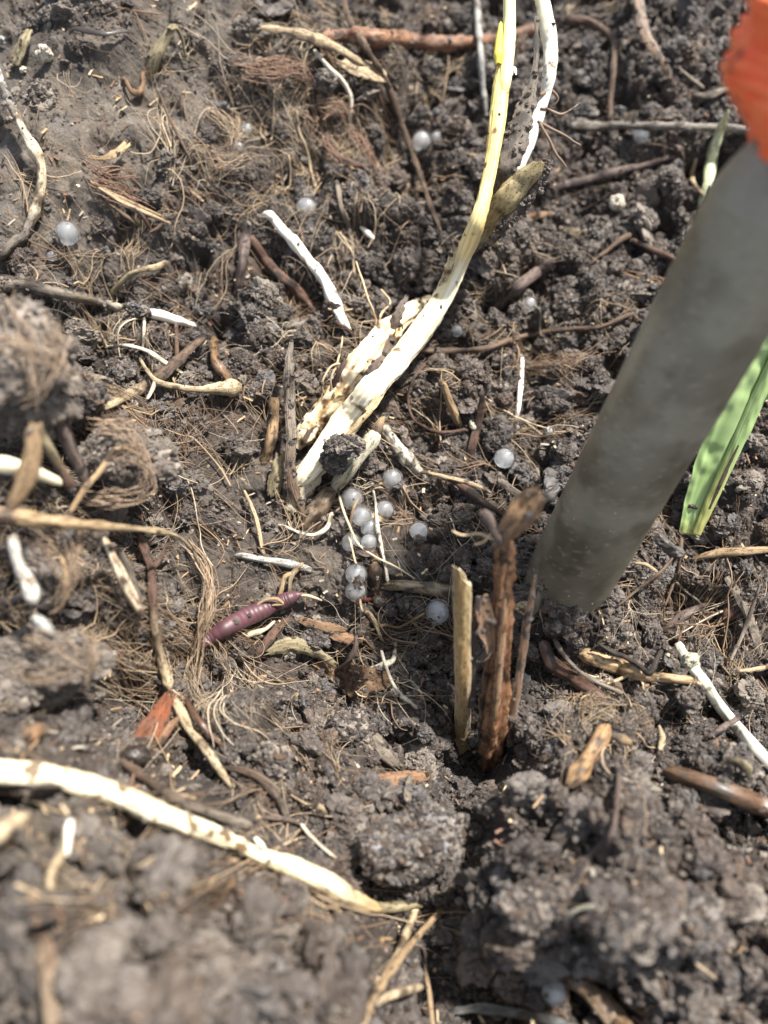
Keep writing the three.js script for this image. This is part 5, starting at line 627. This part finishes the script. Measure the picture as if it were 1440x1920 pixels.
thing('wood_chip', 'flat tan chip in the crumbs left of the tool shaft', 'wood chip', band([[1060, 428, 1, 7], [1095, 438, 1.6, 12], [1130, 448, 1.2, 7]], { color: 'olive', thick: .3, curl: -.2, ragged: .4, dirt: .35 }), M.dry);
thing('wood_chip', 'small rusty splinter right of the olive stalk stub', 'wood chip', band([[990, 405, 1, 4], [1010, 402, 1.4, 6], [1038, 398, 1, 4]], { color: 'orange', thick: .3, curl: -.3, ragged: .3, dirt: .15 }), M.dry);
root('thin brown root curling above the flat tan chip', [[1112, 490, 1, 3], [1140, 468, 1.6, 4], [1165, 448, 1.8, 5], [1182, 440, 1.2, 5]], { color: 'brown', dirt: .15, crumbs: .3 }, M.dry);
root('muddy brown root near the shaft right of the flat tan chip', [[1188, 452, 1, 5], [1225, 470, 1.4, 6], [1270, 490, 1, 5]], { color: 'red', dirt: .3, crumbs: .8 }, M.dry);
thing('wood_chip', 'whitish square chip left of the shaft below the pale fibres', 'wood chip', lump(place(1030, 808, .5), .75, { color: 'bluish', amp: .5, freq: .7, dirt: .2, squash: [1.2, .6, .8] }), M.dry);
root('split brown straw above the torn stalk, pointing to the shaft', [[935, 900, 1.6, 6], [955, 915, 2, 8], [980, 932, 1.6, 7]], { color: 'grey', flat: .5, ridge: .15, dirt: .15, crumbs: .3 }, M.dry, 'straw', 'straw');
root('long dark brown root right of the egg cluster', [[830, 890, .6, 5], [870, 915, 1.2, 8], [910, 945, 1.4, 9], [945, 968, 1, 6]], { color: 'red', dirt: .4, crumbs: 1.2 }, M.dry);
root('pale twisted root right of the topmost egg', [[790, 885, 1.2, 4], [830, 893, 1.6, 5], [865, 902, 1.6, 6], [905, 915, 1, 4]], { color: 'straw', dirt: .25, crumbs: .4 }, M.dry);
// ------------------------------------------------------------------ blurred things in the foreground
root('long tan stem slanting down left in front of the lower crack', [[842, 1694, 90, 6], [810, 1725, 87, 7], [775, 1765, 83, 8], [735, 1815, 79, 9], [700, 1870, 75, 10], [660, 1960, 71, 10]], { color: 'tan', dirt: .25, crumbs: .4 }, M.dry, 'plant_stalk', 'stalk');
root('shorter tan stem left of the long slanting one', [[786, 1690, 90, 6], [768, 1735, 86, 7], [748, 1785, 82, 7], [728, 1825, 79, 6]], { color: 'straw', dirt: .25, crumbs: .4 }, M.dry, 'plant_stalk', 'stalk');
root('thin reddish root hanging right of the slanting tan stems', [[772, 1765, 88, 4], [795, 1782, 88, 4], [798, 1820, 86, 5], [806, 1870, 84, 5], [812, 1930, 82, 5]], { color: 'purple', color2: 'tan', dirt: .2, crumbs: .3 }, M.dry);
root('reddish thin root below the thick cream root end', [[672, 1716, 91, 4], [695, 1722, 90, 5], [720, 1742, 89, 5], [742, 1752, 88.5, 4]], { color: 'red', dirt: .1, crumbs: .2 }, M.dry);
root('pale blurred stem at the bottom left of the slanting stems', [[690, 1890, 76, 8], [730, 1868, 77.5, 9], [790, 1850, 80, 8]], { color: 'straw', dirt: .25, crumbs: .3 }, M.dry, 'plant_stalk', 'stalk');
root('blurred pale root hook on the lower left bank', [[128, 1545, 66, 7], [122, 1590, 65.5, 8], [96, 1640, 65, 10], [98, 1690, 64.5, 10], [130, 1712, 64.5, 10], [180, 1718, 65, 8]], { color: 'straw', dirt: .2, crumbs: .3 });
root('blurred cream root at the left edge below the thick cream root', [[-40, 1580, 64, 22], [0, 1560, 65, 22], [35, 1540, 66, 18], [52, 1530, 67, 10]], { color: 'straw', dirt: .15, crumbs: .3 });
root('blurred white stalk scrap on the lower left bank', [[132, 1540, 66, 9], [128, 1570, 65.7, 10], [126, 1600, 65.4, 8]], { color: 'white', dirt: .1, crumbs: 0 }, M.clean);
root('blurred tan leaf stalk at the bottom left corner', [[80, 1760, 62, 18], [95, 1820, 61, 24], [105, 1880, 60, 28], [115, 1960, 59, 28]], { color: ['#b59a78', '#8f7058', '#5c4a3a'].map(sRGB), flat: .5, dirt: .2, crumbs: .3 }, M.dry, 'plant_stalk', 'stalk');
root('blurred pale sliver in the middle of the lower left bank', [[400, 1680, 75, 14], [425, 1660, 75.5, 16], [455, 1640, 76.5, 8]], { color: 'bluish', flat: .5, dirt: .3, crumbs: .4 }, M.dry, 'wood_chip', 'wood chip');
hank('blurred reddish fibres at the bottom of the lower left bank', [[[480, 1770, 76], [540, 1780, 77], [600, 1790, 78], [670, 1800, 80]], [[500, 1830, 75], [560, 1850, 76], [620, 1850, 77]], [[540, 1790, 77], [590, 1830, 77.5], [600, 1880, 77], [560, 1880, 76]]], 40, 34, .09, ['#b08560', '#7a5238']);
hank('blurred tan fibres over the middle of the lower left bank', [[[60, 1600, 65], [130, 1650, 65], [200, 1700, 66], [260, 1760, 66]], [[200, 1560, 69], [260, 1620, 70], [300, 1690, 70]], [[20, 1700, 63], [120, 1760, 63], [180, 1840, 62]]], 22, 50, .08, ['#b89a6e', '#7c6040']);

hank('tan fibres and straw bits draped over the large blurred dusty clod', [[[-20, 640, 73], [30, 650, 73], [90, 670, 74], [140, 720, 77]], [[10, 560, 76], [40, 620, 74], [60, 700, 73], [70, 780, 74]], [[90, 600, 76], [110, 650, 75.5], [80, 720, 74], [30, 760, 73]]], 50, 34, .08, ['#b09068', '#75573c']);
hank('tan fibres matted over the flat dusty clod of the left bank', [[[40, 1190, 75], [90, 1210, 75], [150, 1240, 76], [210, 1260, 78]], [[20, 1260, 73], [90, 1270, 74], [160, 1230, 76]], [[150, 1180, 78], [170, 1230, 77], [150, 1290, 76]]], 44, 30, .08, ['#a98a60', '#6f5238']);

// ------------------------------------------------------------------ fine root hairs: too many to count
function hairs(list) {                               // list of {P: points, r: mm, c: colour}
  const pos = [], col = [], idx = []; const T = new THREE.Vector3(), N = new THREE.Vector3(), B = new THREE.Vector3();
  for (const { P, r, c } of list) {
    const n = P.length, at = pos.length / 3; N.set(0.3, 1, 0.2);
    for (let i = 0; i < n; i++) {
      T.subVectors(P[Math.min(i + 1, n - 1)], P[Math.max(i - 1, 0)]).normalize(); N.addScaledVector(T, -N.dot(T)).normalize(); B.crossVectors(T, N);
      const q = r * (1 - 0.65 * i / n);
      for (let k = 0; k < 3; k++) { const a = k * 2.0944, x = Math.cos(a) * q, y = Math.sin(a) * q; pos.push(P[i].x + B.x * x + N.x * y, P[i].y + B.y * x + N.y * y, P[i].z + B.z * x + N.z * y); col.push(...c); }
    }
    for (let i = 0; i < n - 1; i++) for (let k = 0; k < 3; k++) { const a = at + i * 3 + k, b = at + i * 3 + ((k + 1) % 3); idx.push(a, a + 3, b, b, a + 3, b + 3); }
  }
  const g = new THREE.BufferGeometry(); g.setAttribute('position', new THREE.Float32BufferAttribute(pos, 3)); g.setAttribute('color', new THREE.Float32BufferAttribute(col, 3)); g.setIndex(idx); g.computeVertexNormals(); return g;
}
const hairTone = () => { const t = rnd(), c = t < 0.45 ? mix3(sRGB('#a98656'), sRGB('#c9ab7c'), rnd()) : t < 0.75 ? mix3(sRGB('#7a5636'), sRGB('#93693f'), rnd()) : t < 0.88 ? sRGB('#d8c8a6') : mix3(sRGB('#5d4636'), sRGB('#6f5c4c'), rnd()); return c; };
function wander(p, dir, len, lift, curl, n = 14) {   // a hair that crawls over the soil
  const P = []; let x = p.x, z = p.z, a = dir, l0 = rr(0, 0.3), s = len / n; const w = rnd() * 100;
  for (let i = 0; i <= n; i++) { P.push(new THREE.Vector3(x, hMid(x, z) + 0.95 + l0 + lift * Math.sin(Math.PI * i / n) * (0.6 + 0.6 * vn2(i / 4, w, 8)), z)); a += curl * vn2(i / 3, w, 3) + curl * 0.35 * rr(-1, 1); x += Math.cos(a) * s; z += Math.sin(a) * s; }
  return P;
}
{
  const REG = [   // photo x, y, spread px, count, length mm, lift mm, curl, main direction (radians in the ground, or null)
    [430, 600, 330, 170, 6, 1.2, .5, null], [600, 660, 130, 150, 7, 2, .6, null], [1000, 680, 170, 170, 7, 1.5, .6, 0], [200, 640, 150, 160, 6, 1.6, .7, null], [200, 900, 150, 190, 7, 3, .7, null], [120, 1150, 140, 170, 7, 3, .8, null],
    [380, 1240, 100, 130, 6, 2, .6, 1.5], [300, 1250, 110, 90, 5, 2, .8, null], [620, 150, 150, 170, 7, 1.8, .6, .3], [430, 280, 130, 150, 6, 1.5, .7, null], [640, 330, 120, 80, 8, 2, .5, 1.2], [1110, 1330, 90, 110, 5, 1.8, .9, null],
    [1370, 1200, 100, 80, 8, 2.5, .4, 2], [760, 1230, 110, 110, 6, 1.5, .8, .2], [550, 1480, 140, 60, 6, 1.2, .5, .4], [200, 1580, 200, 40, 7, 2, .5, null], [450, 1780, 260, 50, 8, 2, .5, .3], [1100, 1650, 330, 70, 4, 1, .8, null],
    [900, 900, 160, 120, 6, 1.2, .6, .6], [1050, 1080, 90, 70, 4, 1.4, .8, null], [700, 1000, 130, 50, 4, 1, .7, null], [500, 950, 160, 60, 4, .8, .7, null], [1000, 330, 300, 120, 7, 1.4, .5, null], [900, 80, 320, 80, 8, 1.2, .5, null], [200, 250, 220, 60, 4, .8, .7, null], [500, 60, 200, 120, 7, 1.6, .5, 0], [1250, 1050, 130, 70, 5, 1.4, .6, null],
  ];
  const list = [];
  for (const [px, py, sp, n, len, lift, curl, dir] of REG) { let tuft = 0, base, way, tone; for (let i = 0; i < n * 1.1; i++) {
    if (tuft-- <= 0) { const a = rnd() * 6.283, q = Math.sqrt(rnd()) * sp; base = hit(px + Math.cos(a) * q, py + Math.sin(a) * q, 0); way = dir === null ? rnd() * 6.283 : dir + rr(-.8, .8) + (rnd() < .5 ? Math.PI : 0); tone = hairTone(); tuft = Math.floor(rr(1, 11)); }
    const p = base.clone().add(new THREE.Vector3(rr(-1, 1), 0, rr(-1, 1)));
    list.push({ P: wander(p, way + rr(-.5, .5), len * rr(.5, 2.4), lift * rnd() ** 1.5, curl * rr(.12, .7)), r: rr(0.022, 0.062) + (rnd() < .14 ? rr(.03, .13) : 0), c: mute(mix3(tone, hairTone(), 0.3), 0.4).map((q) => q * 0.8) });
  } }
  thing('root_hairs', 'fine tan and brown root hairs tangled all over the soil', '', hairs(list), M.fibre, null, 'stuff');
}
// ------------------------------------------------------------------ bits of dry stalk and skin strewn in the soil
{
  const g = new THREE.BoxGeometry(1, 1, 1, 8, 1, 2), a = g.attributes.position;
  for (let i = 0; i < a.count; i++) { const x = a.getX(i), z = a.getZ(i); a.setXYZ(i, x, a.getY(i) * (0.8 + .4 * vn2(x * 5, z, 3)) + 0.5 * x * x, z * (1 + 0.5 * vn2(x * 6, z > 0 ? 2 : 5, 7)) + 0.12 * vn2(x * 3, 1, 2)); }
  g.computeVertexNormals();
  const n = 3200, im = new THREE.InstancedMesh(g, std({ roughness: 0.7 }), n), m = new THREE.Matrix4(), q = new THREE.Quaternion(), e = new THREE.Euler(), tones = ['#a07c4c', '#7c5a38', '#5f4634', '#c6ab7c', '#8d8272', '#6d4630', '#3f352e'].map((h) => mute(sRGB(h), 0.3));
  for (let i = 0; i < n; i++) {
    const p = hit(rr(-40, 1480), rr(-40, 1960), 0), l = 0.5 + 2.2 * rnd() ** 3, y = hTop(p.x, p.z) + 0.08;
    e.set(rr(-.5, .5), rnd() * 6.283, rr(-.5, .5)); q.setFromEuler(e);
    m.compose(new THREE.Vector3(p.x, y, p.z).multiplyScalar(MM), q, new THREE.Vector3(l, rr(.06, .16), rr(.12, .4)).multiplyScalar(MM)); im.setMatrixAt(i, m);
    const t = tones[Math.floor(rnd() * tones.length)]; im.setColorAt(i, new THREE.Color().setRGB(...t));
  }
  im.name = 'plant_litter'; im.castShadow = im.receiveShadow = true; im.userData = { label: 'tiny bits of dry stalk and bark strewn in the soil', kind: 'stuff' }; scene.add(im);
}
// ------------------------------------------------------------------ loose crumbs of soil
{
  const blocked = (x, y, z, r) => { for (const [a, b, c, q] of keepOut) { const dx = x - a, dz = z - c; if (dx * dx + dz * dz < (q + r) * (q + r) && y + r > b - q * 0.5) return true; } return false; };
  const cells = new Map(), key = (i, j) => i * 4096 + j; for (const k of keepOut) { const i = Math.floor(k[0] / 3), j = Math.floor(k[2] / 3); for (let a = -1; a <= 1; a++) for (let b = -1; b <= 1; b++) { const q = key(i + a + 500, j + b + 500); if (!cells.has(q)) cells.set(q, []); cells.get(q).push(k); } }
  const free = (x, y, z, r) => { const l = cells.get(key(Math.floor(x / 3) + 500, Math.floor(z / 3) + 500)); if (l) for (const [a, b, c, q] of l) { const dx = x - a, dz = z - c; if (dx * dx + dz * dz < (q + r) * (q + r) && y + r > b - q * 0.3) return false; } return true; };
  const scatter = (n, r0, r1, pow, floor) => {
    for (let i = 0; i < n; i++) {
      const x = rr(-66, 66), z = rr(-96, 62), R = crumbly(x, z), w = clamp(floor + (1 - floor) * smoothstep(R + 0.5 * vn2(x / 3.5, z / 3.5, 301) + 0.25 * vn2(x / 1.2, z / 1.2, 303), 0.25, 1.0), 0, 1);
      if (rnd() > w) continue; const r = r0 + (r1 - r0) * rnd() ** pow, y = hTop(x, z) + r * rr(-0.1, 0.55); if (!free(x, y, z, r)) continue;
      const base = soilColor(x, z), c = rnd() < 0.6 ? mix3(base, soilTone(), 0.4) : soilTone(); crumb({ x, y, z }, r, c);
      if (r > 0.55) for (let k = 0; k < 26 + 30 * (r - .55); k++) { const a = rnd() * 6.283, b = rnd() * 1.2, s = rr(.1, .32) * Math.min(1.3, r); crumb({ x: x + Math.cos(a) * Math.sin(b) * r, y: y + Math.cos(b) * r * 0.95, z: z + Math.sin(a) * Math.sin(b) * r }, s, mix3(c, soilTone(), 0.35)); }
    }
  };
  scatter(1500, 1, 2.2, 2.4, 0.01); scatter(3600, 0.5, 1.2, 2.2, 0.02); scatter(28000, 0.2, 0.5, 2, 0.04); scatter(280000, 0.06, 0.2, 1.4, 0.05);
  for (let i = 0; i < 420; i++) {                    // broken clods on the dry bank and on the heap
    const p = i < 280 ? hit(rr(-60, 720), rr(1540, 1980), 0) : hit(rr(880, 1460), rr(1480, 1950), 0), r = 0.6 + 1.5 * rnd() ** 2.4, y = hTop(p.x, p.z) + r * 0.2; if (!free(p.x, y, p.z, r)) continue;
    const c = mix3(soilColor(p.x, p.z), soilTone(), 0.3); crumb({ x: p.x, y, z: p.z }, r, c); for (let k = 0; k < 26; k++) { const a = rnd() * 6.283, b = rnd() * 1.3, s = rr(.08, .3); crumb({ x: p.x + Math.cos(a) * Math.sin(b) * r, y: y + Math.cos(b) * r * 0.9, z: p.z + Math.sin(a) * Math.sin(b) * r }, s, mix3(c, soilTone(), 0.35)); }
  }
  const build = (name, label, list, detail, amp, fine) => {
    const g = new THREE.IcosahedronGeometry(1, detail), a = g.attributes.position, v = new THREE.Vector3(); g.deleteAttribute('uv');
    for (let i = 0; i < a.count; i++) { v.fromBufferAttribute(a, i); const k = 1 + amp * 1.7 * fbm3(v.x * 1.3 + 4, v.y * 1.3 + 9, v.z * 1.3, 2) + fine * (detail > 6 ? 1.3 * fbm3(v.x * 2.6 + 3, v.y * 2.6, v.z * 2.6, 4) + 0.7 * Math.abs(vn3(v.x * 8, v.y * 8, v.z * 8)) : 1.4 * Math.abs(vn3(v.x * 3.2, v.y * 3.2, v.z * 3.2)) + fbm3(v.x * 6, v.y * 6, v.z * 6, 2)); a.setXYZ(i, v.x * k, v.y * k * 0.82, v.z * k * 1.1); }
    g.computeVertexNormals();
    const im = new THREE.InstancedMesh(g, M.crumb, list.length), m = new THREE.Matrix4(), q = new THREE.Quaternion(), e = new THREE.Euler(), c = new THREE.Color();
    list.forEach(([x, y, z, r, k], i) => { e.set(rnd() * 6.283, rnd() * 6.283, rnd() * 6.283); q.setFromEuler(e); m.compose(new THREE.Vector3(x * MM, y * MM, z * MM), q, new THREE.Vector3(r * rr(.7, 1.4), r * rr(.6, 1.1), r * rr(.7, 1.4)).multiplyScalar(MM)); im.setMatrixAt(i, m); im.setColorAt(i, c.setRGB(...k)); });
    im.name = name; im.castShadow = im.receiveShadow = true; im.userData = { label, kind: 'stuff' }; scene.add(im); console.log(name, list.length);
  };
  build('soil_crumbs', 'fine dark crumbs of soil strewn all over the hollow', crumbs, 3, 0.34, 0.4);
  build('soil_clods', 'small rounded clods of dark soil heaped in the hollow', clodlets, 12, 0.5, 0.22);
}
renderer.render(scene, camera);
